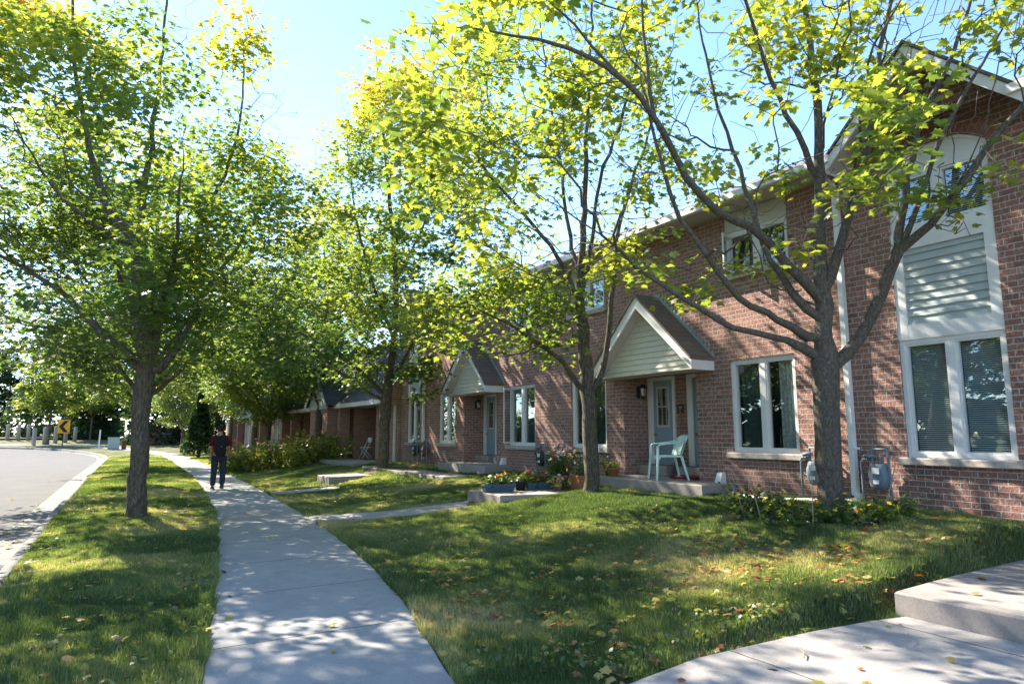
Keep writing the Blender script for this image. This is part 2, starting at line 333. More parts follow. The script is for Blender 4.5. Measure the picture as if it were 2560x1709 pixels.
prof = [(-.46, -.121), (-.03, -.135), (-.01, -.12), (.02, .0), (.05, .012), (.17, .02), (.18, -.1)]
Vs = []; n = len(KP)
for o_, z_ in prof: q = offs(KP, o_); Vs.append(np.column_stack([q, z_+G(q[:, 0], q[:, 1])]))
T = []; i = np.arange(n-1)
for k in range(len(prof)-1): T.append(np.column_stack([k*n+i, (k+1)*n+i, (k+1)*n+i+1, k*n+i+1]))
struct(link('kerb', npmesh('kerb', np.concatenate(Vs), np.concatenate(T)), 'kerb'))
yy = np.concatenate([np.arange(-12, 1, .35), np.arange(1, 6, .1), np.arange(6, 52.01, .35)]); yy[-1] = 52
A = np.column_stack([kx(yy)+.15, yy]); B = np.column_stack([lx(yy)+.02, yy])
struct(link('boulevard_lawn', npmesh('boulevard_lawn', *ribbon(A, B, 0, 0, 9, lambda x, y: lawn_z(x, y)-.006)), 'lawn', smooth=True))
A = np.column_stack([rx_(yy)-.02, yy]); B = np.column_stack([np.full(len(yy), 9.3), yy])
struct(link('front_lawn', npmesh('front_lawn', *ribbon(A, B, 0, 0, 26, lambda x, y: lawn_z(x, y)-.006)), 'lawn', smooth=True))
wv = .006*np.sin(yy*3.1)+.004*np.sin(yy*7.7+1)
SL = np.column_stack([lx(yy)+wv, yy]); SR = np.column_stack([rx_(yy)-wv, yy])
tail = catmull([(4.0, 52), (3.4, 58), (1.0, 65.5), (-3.4, 72), (-11, 78), (-22, 84)])
SL = np.concatenate([SL[:-3], offs(tail, -.75)[1:]]); SR = np.concatenate([SR[:-3], offs(tail, .75)[1:]])
struct(link('sidewalk', npmesh('sidewalk', *ribbon(SL, SR, .035, .035, 5)), 'sidewalk', smooth=True))
def slabpoly(name, poly, z0, zt, mat='slab'):
    """poly of (x,y) or (x,y,z); solid slab with a small bevelled edge"""
    m = MB(); n = len(poly); c = np.mean([p[:2] for p in poly], axis=0); top = []; t2 = []; bt = []
    for p in poly:
        z = p[2] if len(p) > 2 else zt; d = np.array(p[:2])-c; d = d/np.linalg.norm(d)*.02
        t2.append((p[0]-d[0], p[1]-d[1], z)); top.append((p[0], p[1], z-.015)); bt.append((p[0], p[1], z0))
    m.add(t2+top+bt, [tuple(range(n))]+[(n+i, n+(i+1) % n, (i+1) % n, i) for i in range(n)]+[(2*n+i, 2*n+(i+1) % n, n+(i+1) % n, n+i) for i in range(n)])
    return struct(m.build(name, mat))
EXC = []
def walk(name, poly, z0, zt, mat='slab'): EXC.append(np.array([p[:2] for p in poly])); return slabpoly(name, poly, z0, zt, mat)
walk('path', [(3.2, 11.95, .045), (4.6, 11.3, .12), (6.12, 10.85, .27), (6.15, 11.75, .27), (4.6, 12.1, .13), (3.28, 12.8, .045)], -.1, .1, 'path')
walk('step_slab', [(6.08, 10.45), (7.3, 10.15), (8.2, 10.1), (8.2, 11.8), (7.2, 11.85), (6.1, 11.75)], 0, .47)
walk('porch_slab', [(8.22, 7.68), (9.72, 7.68), (9.72, 10.5), (8.22, 10.5)], .2, .745)
walk('path', [(1.3, .4, .03), (3.8, .5, .055), (5.6, .6, .10), (5.6, 3.12, .115), (5.3, 3.2, .11), (4.63, 3.3, .10), (3.5, 3.4, .07), (2.82, 3.31, .055), (2.1, 3.15, .04), (1.75, 2.9, .038)], -.12, .1, 'path')
walk('step_slab', [(5.56, .7), (9.0, .6), (8.95, 3.3), (6.6, 3.27), (5.60, 3.2)], 0, .29)
walk('path', [(3.62, 17.7, .05), (5.3, 17.2, .15), (5.4, 18.1, .15), (3.68, 18.5, .05)], -.1, .1, 'path')
walk('step_slab', [(5.35, 18.7), (7.1, 19.1), (7.1, 20.3), (5.35, 19.9)], 0, .36)
walk('step_slab', [(7.1, 19.9), (9.0, 20.3), (9.0, 21.2), (7.1, 21.1)], 0, .52)
walk('path', [(7.2, 15.2), (8.1, 15.2), (8.1, 19.9), (7.2, 19.9)], .2, .50)
walk('porch_slab', [(8.22, 14.9), (9.72, 14.9), (9.72, 17.7), (8.22, 17.7)], .2, .745)
walk('step_slab', [(5.3, 28.6), (6.8, 28.8), (6.8, 30.0), (5.3, 29.8)], 0, .40)
walk('path', [(7.3, 22.7), (9, 22.7), (9, 27.5), (7.3, 27.5)], .2, .55)
def inpoly(x, y, P):
    r = np.zeros(x.shape, bool); n = len(P)
    for i in range(n):
        a, b = P[i], P[(i+1) % n]; c = (a[1] > y) != (b[1] > y)
        with np.errstate(divide='ignore', invalid='ignore'): xi = (b[0]-a[0])*(y-a[1])/(b[1]-a[1])+a[0]
        r ^= c & (x < xi)
    return r
# parking surface beyond the bend
struct(MB().add([(-60, 82, .86), (2, 84, 1.12), (2, 96, 1.2), (-60, 106, 1.3)], [(0, 1, 2, 3)]).build('parking_lot', 'asphalt'))
# ---------------------------------------------------------------- the brick row house
WX = 9.0
YR = (3.58, 4.83)
def window(par, y0, y1, z0, z1, X=WX, cover=('blind', 'blind'), sill=True, open_sash=False, name='window', split=.5):
    f = MB(); X0 = X+.035; X1 = X+.13; b = .055
    f.box(X0, X1, y0, y0+b, z0, z1).box(X0, X1, y1-b, y1, z0, z1).box(X0+.002, X1-.002, y0+b, y1-b, z0, z0+b).box(X0+.002, X1-.002, y0+b, y1-b, z1-b, z1)
    ym = y0+(y1-y0)*split; f.box(X0+.004, X1-.004, ym-.045, ym+.045, z0+b, z1-b)
    for a, c in ((y0+b, ym-.045), (ym+.045, y1-b)):
        k = .028; xs = X0+.012; f.box(xs, X1-.01, a, a+k, z0+b, z1-b).box(xs, X1-.01, c-k, c, z0+b, z1-b).box(xs+.001, X1-.011, a+k, c-k, z0+b, z0+b+k).box(xs+.001, X1-.011, a+k, c-k, z1-b-k, z1-b)
    fo = f.build(name, 'white_trim', par)
    for q, (a, c) in enumerate(((y0+b+.028, ym-.073), (ym+.073, y1-b-.028))):
        MB().quad((X0+.06, a, z0+b+.02), (X0+.06, a, z1-b-.02), (X0+.06, c, z1-b-.02), (X0+.06, c, z0+b+.02)).build('pane', 'glass', fo)
        cv = cover[q]
        if cv == 'blind':
            m = MB(); z = z0+b+.03
            while z < z1-b: m.quad((X1+.02, a, z), (X1+.032, a, z+.016), (X1+.032, c, z+.016), (X1+.02, c, z)); z += .0262
            m.build('blind', 'blind', fo)
        elif cv:
            m = MB(); n = 26; vv = []
            frac = 1.0 if cv != 'curtain_lace' else .72
            for i_ in range(n): y = a+(c-a)*frac*i_/(n-1); xx = X1+.05+.025*math.sin(i_*1.3)+.01*math.sin(i_*3.1); vv += [(xx, y, z0+b), (xx, y, z1-b)]
            m.add(vv, [(2*i_, 2*i_+2, 2*i_+3, 2*i_+1) for i_ in range(n-1)]); m.build('curtain', cv, fo, True)
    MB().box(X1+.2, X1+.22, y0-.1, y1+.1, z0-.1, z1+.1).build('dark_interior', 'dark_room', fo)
    if sill: MB().box(X-.07, X+.06, y0-.09, y1+.09, z0-.10, z0-.003, .012).build('sill', 'stone_sill', fo)
    if open_sash:
        y = y1-b; m = MB(); d = .42
        def R_(u, v0, v1): return (X0+.02-u*.72*d/.42, y-.0-u*.30, v0), (X0+.02-u*.72*d/.42, y-u*.30, v1)
        for u0, u1, v0, v1 in ((0, .05, z0+b, z1-b), (.42, .47, z0+b, z1-b), (.05, .42, z0+b, z0+b+.045), (.05, .42, z1-b-.045, z1-b)):
            p = R_(u0, v0, v1)+R_(u1, v0, v1); t = .03
            m.add([p[0], p[2], p[3], p[1], (p[0][0], p[0][1]-t, p[0][2]), (p[2][0], p[2][1]-t, p[2][2]), (p[3][0], p[3][1]-t, p[3][2]), (p[1][0], p[1][1]-t, p[1][2])],
                  [(0, 1, 2, 3), (7, 6, 5, 4), (0, 4, 5, 1), (1, 5, 6, 2), (2, 6, 7, 3), (3, 7, 4, 0)])
        so_ = m.build('open_sash', 'white_trim', fo); p = R_(.05, z0+b+.045, z1-b-.045)+R_(.42, z0+b+.045, z1-b-.045)
        MB().quad(p[0], p[2], p[3], p[1]).build('pane', 'glass', fo)
    return fo
def holed_wall(X, y0, y1, z0, z1, holes, depth=.14):
    ys = sorted({y0, y1, *[h[0] for h in holes], *[h[1] for h in holes]}); zs = sorted({z0, z1, *[h[2] for h in holes], *[h[3] for h in holes]})
    m = MB()
    for a, b in zip(ys, ys[1:]):
        for c, d in zip(zs, zs[1:]):
            my, mz = (a+b)/2, (c+d)/2
            if any(h[0] < my < h[1] and h[2] < mz < h[3] for h in holes): continue
            m.quad((X, a, c), (X, a, d), (X, b, d), (X, b, c))
    for h in holes:
        a, b, c, d = h[:4]; D = h[4] if len(h) > 4 else depth
        m.quad((X, a, c), (X+D, a, c), (X+D, a, d), (X, a, d)).quad((X, b, d), (X+D, b, d), (X+D, b, c), (X, b, c))
        m.quad((X, a, d), (X+D, a, d), (X+D, b, d), (X, b, d)).quad((X, a, c), (X, b, c), (X+D, b, c), (X+D, a, c))
    return m
H1 = thing('row_house', 'two-storey red brick row house with white windows and gabled porches along the lawn', 'building', (WX, 10, .5))
low = dict(R=YR, Mm=(6.42, 7.68), B=(11.0, 12.24), A=(13.76, 15.02), Cc=(18.2, 19.36), D=(20.9, 21.98))
por = [(8.46, 10.43), (15.6, 17.58)]
holes = []
for k, (a, b) in low.items():
    holes.append((a, b, 1.26, 2.80)) if k not in 'RD' else holes.append((a, b, 1.26, 5.44))
    if k not in 'RD': holes.append((a, b, 4.28, 5.38))
for a, b in por: holes.append((a, b, .3, 2.80, .7))
wall = holed_wall(WX, -2, 22.6, .2, 5.38, [h for h in holes if h[3] < 5.4], .14)
m = holed_wall(WX, -2, 22.6, .2, 5.44, [(h[0], h[1], h[2], min(h[3], 5.38)) + tuple(h[4:]) for h in holes])
# gables above both end bays, with the arched head left open
def gable(m, yc, a, b, half=1.12):
    zt = 6.5; z0 = 5.44
    yl, yr = yc-half, yc+half
    N_ = 10; m.add([(WX, yl, z0), (WX, yr, z0), (WX, yc+.02, zt), (WX, yc-.02, zt)], [(0, 3, 2, 1)])
gable(m, 4.2, *YR); gable(m, 21.44, *low['D'])
m.quad((WX, -2, .2), (WX, -2, 5.44), (18, -2, 5.44), (18, -2, .2)).quad((WX, 22.6, .2), (18, 22.6, .2), (18, 22.6, 5.44), (WX, 22.6, 5.44)).quad((18, -2, .2), (18, -2, 5.44), (18, 22.6, 5.44), (18, 22.6, .2))
wallo = m.build('wall', 'brick', H1)
def arch(yc, half, zs, rise, zt):
    """brick spandrels over a curved white head, and the ring of upright bricks round it"""
    R = (half*half+rise*rise)/(2*rise); zc = zs+rise-R; th = math.asin(half/R); n = 22
    pts = [(yc+R*math.sin(-th+2*th*i/n), zc+R*math.cos(-th+2*th*i/n)) for i in range(n+1)]
    m = MB()
    for (y0, z0), (y1, z1) in zip(pts, pts[1:]): m.quad((WX, y0, z0), (WX, y0, zt), (WX, y1, zt), (WX, y1, z1))
    for (y0, z0), (y1, z1) in zip(pts, pts[1:]): m.quad((WX, y0, z0), (WX, y1, z1), (WX+.12, y1, z1), (WX+.12, y0, z0))
    m.build('wall_infill', 'brick', H1)
    r = MB(); mo = MB(); r0, r1 = R+.012, R+.205; nb = 20; t2 = th+.05
    for i in range(nb):
        a0 = -t2+2*t2*(i+.07)/nb; a1 = -t2+2*t2*(i+.93)/nb
        q = [(yc+rr*math.sin(a), zc+rr*math.cos(a)) for rr, a in ((r0, a0), (r1, a0), (r1, a1), (r0, a1))]
        r.prism(q, 'x', WX-.012, WX+.01)
    for i in range(nb):
        a0 = -t2+2*t2*i/nb; a1 = -t2+2*t2*(i+1)/nb
        q = [(yc+rr*math.sin(a), zc+rr*math.cos(a)) for rr, a in ((r0-.006, a0), (r1+.008, a0), (r1+.008, a1), (r0-.006, a1))]
        mo.prism(q, 'x', WX-.005, WX+.005)
    ar = r.build('arch', 'arch_brick', H1); mo.build('mortar', 'mortar', ar)
    # white head
    h = MB(); pts2 = [(y, z-.004) for y, z in pts]
    for (y0, z0), (y1, z1) in zip(pts2, pts2[1:]): h.quad((WX+.06, y0, 5.06), (WX+.06, y0, z0), (WX+.06, y1, z1), (WX+.06, y1, 5.06))
    for (y0, z0), (y1, z1) in zip(pts2, pts2[1:]): h.add([(WX+.035, y0, z0-.045), (WX+.035, y0, z0), (WX+.035, y1, z1), (WX+.035, y1, z1-.045), (WX+.06, y0, z0-.045), (WX+.06, y1, z1-.045)], [(0, 1, 2, 3), (0, 3, 5, 4)])
    h.build('arched_head', 'white_trim', H1)
for yc, (a, b) in ((4.205, YR), (21.44, low['D'])): arch(yc, (b-a)/2, 5.18, .24, 5.46)
# bay panels (white frame round pale siding)
def siding(par, a, b, z0, z1, X, mat, course=.105, name='siding', top=None):
    m = MB(); z = z0
    while z < z1-1e-3:
        zz = min(z+course, z1)
        if top is None: m.add([(X-.024, a, z), (X-.024, b, z), (X, b, zz), (X, a, zz), (X, a, z), (X, b, z)], [(0, 3, 2, 1), (0, 1, 5, 4)])
        else:
            (ya, yb), (yc_, yd) = top(z), top(zz); m.add([(X-.024, ya, z), (X-.024, yb, z), (X, yd, zz), (X, yc_, zz), (X, ya, z), (X, yb, z)], [(0, 3, 2, 1), (0, 1, 5, 4)])
        z = zz
    return m.build(name, mat, par)
for (a, b) in (YR, low['D']):
    m = MB(); X0, X1 = WX+.012, WX+.09
    m.box(X0, X1, a, a+.13, 2.80, 4.27).box(X0, X1, b-.13, b, 2.80, 4.27).box(X0+.002, X1, a+.13, b-.13, 2.80, 3.0).box(X0+.002, X1, a+.13, b-.13, 4.02, 4.27)
    pn = m.build('bay_panel', 'white_trim', H1); siding(pn, a+.13, b-.13, 3.0, 4.02, WX+.05, 'siding')
    window(H1, a, b, 1.26, 2.80, cover=('blind', 'blind') if a < 10 else ('curtain_dark', 'curtain_brown'))
    window(H1, a, b, 4.27, 5.06, sill=False, cover=('blind', 'blind'))
window(H1, *low['Mm'], 1.26, 2.80, cover=('curtain_lace', 'curtain_dark'))
window(H1, *low['B'], 1.26, 2.80, cover=('curtain_dark', 'curtain_dark'))
window(H1, *low['A'], 1.26, 2.80, cover=('curtain_dark', None), open_sash=True)
window(H1, *low['Cc'], 1.26, 2.80, cover=('curtain_dark', 'curtain_lace'))
for k, osx in (('Mm', True), ('B', False), ('A', False), ('Cc', False)):
    a, b = low[k]; window(H1, a, b, 4.28, 5.02, sill=True, cover=('curtain_dark', None), open_sash=osx)
    MB().box(WX+.03, WX+.1, a, b, 5.02, 5.375).build('cream_panel', 'cream_panel', H1)
# roof, soffit, gutter
m = MB(); ye = [(5.28, 20.35), (-2.4, 3.1), (22.55, 22.9)]
for a, b in ye:
    m.quad((8.47, a, 5.47), (8.47, b, 5.47), (13.5, b, 7.9), (13.5, a, 7.9)).quad((13.5, a, 7.9), (13.5, b, 7.9), (18.5, b, 5.4), (18.5, a, 5.4))
m.quad((8.6, 3.1, 5.53), (8.6, 5.28, 5.53), (13.5, 5.28, 7.9), (13.5, 3.1, 7.9)).quad((8.6, 20.35, 5.53), (8.6, 22.55, 5.53), (13.5, 22.55, 7.9), (13.5, 20.35, 7.9))
rf = m.build('roof', 'shingle', H1)
m = MB(); g_ = MB()
for a, b in ye:
    m.box(8.5, 8.998, a, b, 5.375, 5.39); g_.box(8.40, 8.5, a, b, 5.36, 5.48, .012)
m.build('soffit', 'soffit', H1); g_.build('gutter', 'white_trim', H1)
for yc in (4.17, 21.44):
    m = MB(); wb = MB(); un = MB(); half = 1.2
    for sg in (-1, 1):
        ya = yc+sg*half; 
        m.add([(8.42, yc, 6.62), (8.42, ya, 5.44), (12.2, ya, 5.44), (12.2, yc, 6.62), (8.42, yc, 6.57), (8.42, ya, 5.39)], [(0, 1, 2, 3) if sg < 0 else (3, 2, 1, 0), (0, 4, 5, 1)])
        d = .15
        wb.add([(8.44, yc, 6.56), (8.44, ya, 5.38), (8.44, ya, 5.38-d), (8.44, yc, 6.56-d*1.3), (8.47, yc, 6.56), (8.47, ya, 5.38), (8.47, ya, 5.38-d), (8.47, yc, 6.56-d*1.3)], [(0, 1, 2, 3), (7, 6, 5, 4), (3, 2, 6, 7), (1, 5, 6, 2)])
        un.add([(8.47, yc, 6.47), (8.47, ya, 5.29), (8.999, ya, 5.29), (8.999, yc, 6.47)], [(0, 1, 2, 3)])
        wb.add([(8.47, ya, 5.23), (8.47, ya, 5.38), (9.0, ya, 5.38), (9.0, ya, 5.23)], [(0, 1, 2, 3)])
    gr = m.build('gable_roof', 'shingle', H1); wb.build('rake_board', 'white_trim', gr); un.build('gable_soffit', 'soffit', gr)
# porticos
def portico(yc, half=1.37, xf=8.43, rec=None, doorcurt=True):
    p0 = MB(); ze, za = 2.83, 4.16; k = (za-ze)/half; t = .05
    for sg in (-1, 1):
        ya = yc+sg*half; n1 = [(xf-.03, yc, za+t), (xf-.03, ya, ze+t), (WX-.003, ya, ze+t), (WX-.003, yc, za+t)]
        n2 = [(a, b, c-t) for a, b, c in n1]; p0.add(n1+n2, [(0, 1, 2, 3), (7, 6, 5, 4), (0, 4, 5, 1), (1, 5, 6, 2)])
    r = p0.build('porch_roof', 'shingle', H1)
    wb = MB(); d = .17
    for sg in (-1, 1):
        ya = yc+sg*half
        wb.add([(xf, yc, za-.002), (xf, ya, ze-.002), (xf, ya, ze-d), (xf, yc, za-d*1.35), (xf+.03, yc, za-.002), (xf+.03, ya, ze-.002), (xf+.03, ya, ze-d), (xf+.03, yc, za-d*1.35)], [(0, 1, 2, 3), (7, 6, 5, 4), (3, 2, 6, 7), (1, 5, 6, 2), (0, 4, 5, 1)])
        wb.add([(xf+.03, ya-sg*.002, ze-d), (xf+.03, ya-sg*.002, ze-.004), (WX-.002, ya-sg*.002, ze-.004), (WX-.002, ya-sg*.002, ze-d), (xf+.03, ya-sg*.03, ze-d), (WX-.002, ya-sg*.03, ze-d)], [(0, 1, 2, 3), (0, 3, 5, 4)])
    wb.build('rake_board', 'white_trim', r)
    xs = xf+.28; zb = ze-d+.02
    top = lambda z: (yc-max(.001, (za-.15-z)/k), yc+max(.001, (za-.15-z)/k))
    siding(r, 0, 0, zb, za-.16, xs, 'siding_cream', .105, 'gable_siding', lambda z: (max(yc-half+.05, top(z)[0]), min(yc+half-.05, top(z)[1])))
    u = MB()
    for sg in (-1, 1): ya = yc+sg*half; u.add([(xf+.03, yc, za-.2), (xf+.03, ya, ze-.16), (xs, ya, ze-.16), (xs, yc, za-.2)], [(0, 1, 2, 3)])
    u.build('rake_soffit', 'soffit', r)
    MB().box(xf+.03, WX-.004, yc-half+.03, yc+half-.03, zb-.015, zb).build('porch_ceiling', 'soffit', r)
    if rec: MB().box(WX, 9.72, rec[0]+.002, rec[1]-.002, 2.77, 2.795).build('porch_ceiling', 'soffit', r)
    fl = MB(); n = 17                                                   # stepped flashing on the near slope
    for sg in (-1, 1):
        for i_ in range(n):
            y = yc+sg*half*(i_+.5)/n; z = za+t-k*abs(y-yc); w_ = half/n*.5
            fl.add([(WX-.006, y-w_*1.05, z-.04+(-sg*k*-w_ if 0 else 0)), (WX-.006, y+w_*1.05, z-.04), (WX-.006, y+w_*.9, z+.075), (WX-.006, y-w_*.9, z+.12)], [(0, 1, 2, 3), (3, 2, 1, 0)])
    fl.build('step_flashing', 'galv', r)
    return r
for yc, (a, b), h in ((9.38, por[0], 1.37), (16.6, por[1], 1.33)):
    portico(yc, h, rec=(a, b))
    # back wall of the recess
    X = 9.7; m = MB(); m.quad((X, a, .3), (X, a, 2.8), (X, b, 2.8), (X, b, .3)); m.box(X-.045, X+.0, a+.86, a+1.20, .74, 2.77); m.build('recess_wall', 'brick', H1)
    for (d0, d1, kn) in ((b-.80, b-.02, -1), (a+.02, a+.84, 1)):
        f = MB(); zt = 2.72; z0 = .95
        jl = .15
        f.box(X-.07, X-.004, d0, d0+.07, z0, zt).box(X-.07, X-.004, d1-jl, d1, z0, zt).box(X-.068, X-.004, d0+.07, d1-jl, zt-.07, zt)
        df = f.build('door_frame', 'white_trim', H1)
        y0, y1 = d0+.072, d1-jl-.002; wz0, wz1 = 1.72, 2.50
        m = MB(); m.box(X-.045, X-.01, y0, y1, z0, wz0).box(X-.045, X-.01, y0, y1, wz1, zt-.072).box(X-.045, X-.01, y0, y0+.12, wz0, wz1).box(X-.045, X-.01, y1-.12, y1, wz0, wz1)
        dr = m.build('door', 'grey_door', H1)
        w_ = MB(); a_, b_ = y0+.10, y1-.10
        for q in ((a_, a_+.035, wz0-.02, wz1+.02), (b_-.035, b_, wz0-.02, wz1+.02), (a_+.035, b_-.035, wz0-.02, wz0+.02), (a_+.035, b_-.035, wz1-.02, wz1+.02), (a_+.035, b_-.035, 2.1, 2.125)): w_.box(X-.058, X-.046, *q)
        w_.build('window_frame', 'cream_panel', dr)
        MB().quad((X-.03, a_, wz0), (X-.03, a_, wz1), (X-.03, b_, wz1), (X-.03, b_, wz0)).build('pane', 'glass', dr)
        m = MB(); yc2 = (a_+b_)/2
        for sg in (-1, 1):
            for i_ in range(6):
                u0 = i_/6; u1 = (i_+1)/6
                def cy_(z, u): pin = .25+.75*abs(z-2.0)/.5*(1 if z > 2.0 else .4); return yc2+sg*(.02+(b_-a_)/2*(.1+.75*u*min(1, pin)))
                zz = [wz1, 2.25, 2.0, wz0]
                for q in range(3): m.quad((X-.02, cy_(zz[q], u0), zz[q]), (X-.02, cy_(zz[q], u1), zz[q]), (X-.02, cy_(zz[q+1], u1), zz[q+1]), (X-.02, cy_(zz[q+1], u0), zz[q+1]))
        m.build('curtain', 'curtain_tan', dr)
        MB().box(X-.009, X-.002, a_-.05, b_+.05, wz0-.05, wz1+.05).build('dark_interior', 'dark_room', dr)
        MB().lathe((X-.075, y1-.06, 1.55), [(.012, -.03), (.028, -.02), (.03, .0), (.028, .02), (.012, .03)], 10).build('handle', 'brass', dr, True)
        MB().box(9.35, X-.004, d0, d1, .746, .94, .01).build('door_step', 'slab', H1)
    # carriage lantern on the far jamb of the recess
    lx0, ly, lz = 9.38, b-.09, 2.42
    m = MB(); m.box(lx0-.03, lx0+.03, ly+.05, ly+.088, lz-.12, lz+.12); m.tube([(lx0, ly+.06, lz+.08), (lx0, ly-.03, lz+.15), (lx0, ly-.08, lz+.1)], .011, 6)
    m.lathe((lx0, ly-.08, lz-.1), [(.03, -.05), (.05, -.03), (.055, .0), (.058, .01)], 6).lathe((lx0, ly-.08, lz-.1), [(.085, .17), (.075, .2), (.04, .235), (.01, .26)], 6)
    for q in range(6): an = q*math.pi/3; m.tube([(lx0+.05*math.cos(an), ly-.08+.05*math.sin(an), lz-.1), (lx0+.078*math.cos(an), ly-.08+.078*math.sin(an), lz+.08)], .006, 4)
    la = m.build('wall_lamp', 'dark_metal', H1); MB().lathe((lx0, ly-.08, lz-.1), [(.045, .01), (.068, .165)], 6).build('lamp_glass', 'glass', la)
# downspouts
for y in (5.54, 20.46):
    m = MB(); m.box(WX-.1, WX-.02, y-.038, y+.038, .72, 5.15, .006)
    m.tube([(WX-.06, y, 5.1), (WX-.12, y, 5.22), (8.48, y, 5.36)], .042, 8)
    for z in (1.35, 2.75, 4.2): m.box(WX-.106, WX-.001, y-.07, y+.07, z, z+.03)
    m.build('downspout', 'white_trim', H1)
for y, z in ((7.92, .80), (15.2, .82)):
    MB().add([(WX-.16, y-.06, z-.06), (WX-.16, y+.06, z-.06), (WX-.002, y+.06, z-.06), (WX-.002, y-.06, z-.06), (WX-.09, y-.055, z+.11), (WX-.09, y+.055, z+.11), (WX-.002, y+.055, z+.12), (WX-.002, y-.055, z+.12)],
             [(3, 2, 1, 0), (4, 5, 6, 7), (0, 1, 5, 4), (1, 2, 6, 5), (2, 3, 7, 6), (3, 0, 4, 7)]).build('vent_hood', 'white_trim', H1)
MB().box(WX-.03, WX+.0, -2, 7.66, .2, .56).build('foundation', 'slab', H1)
# ---------------------------------------------------------------- second, lower row beyond
H2 = thing('row_house', 'lower brick row house with steep slate-grey roof behind the zinnia bed', 'building', (9, 35, .5))
m = MB(); X2 = 8.9
wh = []
for k in range(4):
    y0 = 22.75+8.6*k
    wh += [(y0+2.2, y0+4.9, .4, 2.6, 1.1)]
m = holed_wall(X2, 22.61, 57.5, .2, 2.75, wh); m.quad((X2, 22.61, 2.7), (X2+9, 22.61, 2.7), (X2+9, 22.61, .2), (X2, 22.61, .2)); m.quad((X2, 57.5, .2), (X2+9, 57.5, .2), (X2+9, 57.5, 2.75), (X2, 57.5, 2.75))
m.add([(8.27, 22.64, 2.66), (8.27, 22.64, 2.79), (10.4, 22.64, 5.58), (14, 22.64, 6.58), (14, 22.64, 2.66)], [(0, 1, 2, 3, 4)]); m.build('wall', 'brick_far', H2)
m = MB().quad((8.25, 22.62, 2.78), (8.25, 57.8, 2.78), (10.4, 57.8, 5.6), (10.4, 22.62, 5.6)); m.quad((10.4, 22.62, 5.6), (10.4, 57.8, 5.6), (14, 57.8, 6.6), (14, 22.62, 6.6)); m.add([(8.25, 57.8, 2.78), (10.4, 57.8, 5.6), (14, 57.8, 6.6), (14, 57.8, 2.78)], [(3, 2, 1, 0)])
m.build('roof', 'shingle_grey', H2)
MB().box(8.18, 8.28, 22.62, 57.8, 2.62, 2.79, .01).build('fascia', 'white_trim', H2); MB().box(8.28, 8.9, 22.62, 57.8, 2.64, 2.66).build('soffit', 'soffit', H2)
for k in range(4):
    y0 = 22.75+8.6*k
    MB().quad((10.0, y0+2.2, .4), (10.0, y0+2.2, 2.6), (10.0, y0+4.9, 2.6), (10.0, y0+4.9, .4)).build('recess_wall', 'brick_far', H2)
    d = MB().box(9.93, 9.99, y0+3.9, y0+4.8, .6, 2.5).build('door', 'grey_door', H2); MB().box(9.91, 9.93, y0+4.1, y0+4.6, 1.6, 2.3).build('pane', 'dark_room', d)
    MB().box(8.3, 8.72, y0+4.95, y0+5.35, .4, 2.64).build('pillar', 'brick_far', H2)
    bb = holed_wall(7.95, y0+5.6, y0+8.4, .2, 2.7, [(y0+6.4, y0+7.6, .75, 2.5)]); bb.quad((7.95, y0+5.6, .2), (7.95, y0+5.6, 2.7), (8.9, y0+5.6, 2.7), (8.9, y0+5.6, .2)).quad((7.95, y0+8.4, .2), (8.9, y0+8.4, .2), (8.9, y0+8.4, 2.7), (7.95, y0+8.4, 2.7)); bb.build('bay_wall', 'brick_far', H2)
    window(H2, y0+6.4, y0+7.6, .75, 2.5, X=7.95, cover=('curtain_lace', 'curtain_dark'))
    MB().box(X2-.03, X2+.02, y0+1.0, y0+1.75, .8, 2.55).build('side_light', 'white_trim', H2)
    # projecting bay with pointed roof, its white rakes seen edge on
    pr = MB(); wb = MB(); yc = y0+7.0; xf = 7.75; zt = 4.3; ze = 2.75
    for sg in (-1, 1):
        ya = yc+sg*1.75; pr.add([(xf, yc, zt), (xf, ya, ze), (9.6, ya, ze), (9.6, yc, zt)], [(0, 1, 2, 3), (3, 2, 1, 0)])
        wb.add([(xf-.02, yc, zt+.02), (xf-.02, ya, ze+.02), (xf-.02, ya, ze-.16), (xf-.02, yc, zt-.2), (xf+.03, yc, zt+.02), (xf+.03, ya, ze+.02), (xf+.03, ya, ze-.16), (xf+.03, yc, zt-.2)], [(0, 1, 2, 3), (7, 6, 5, 4), (3, 2, 6, 7), (0, 4, 5, 1)])
    g2 = pr.build('porch_roof', 'shingle_grey', H2); wb.build('rake_board', 'white_trim', g2)
    siding(g2, 0, 0, 2.62, 4.1, xf+.15, 'siding', .12, 'gable_siding', lambda z, yc=yc: (yc-max(.01, min(1.6, (4.12-z)/.886)), yc+max(.01, min(1.6, (4.12-z)/.886))))
    MB().box(8.82, 8.89, y0+.05, y0+.13, .55, 2.6).build('downspout', 'white_trim', H2)
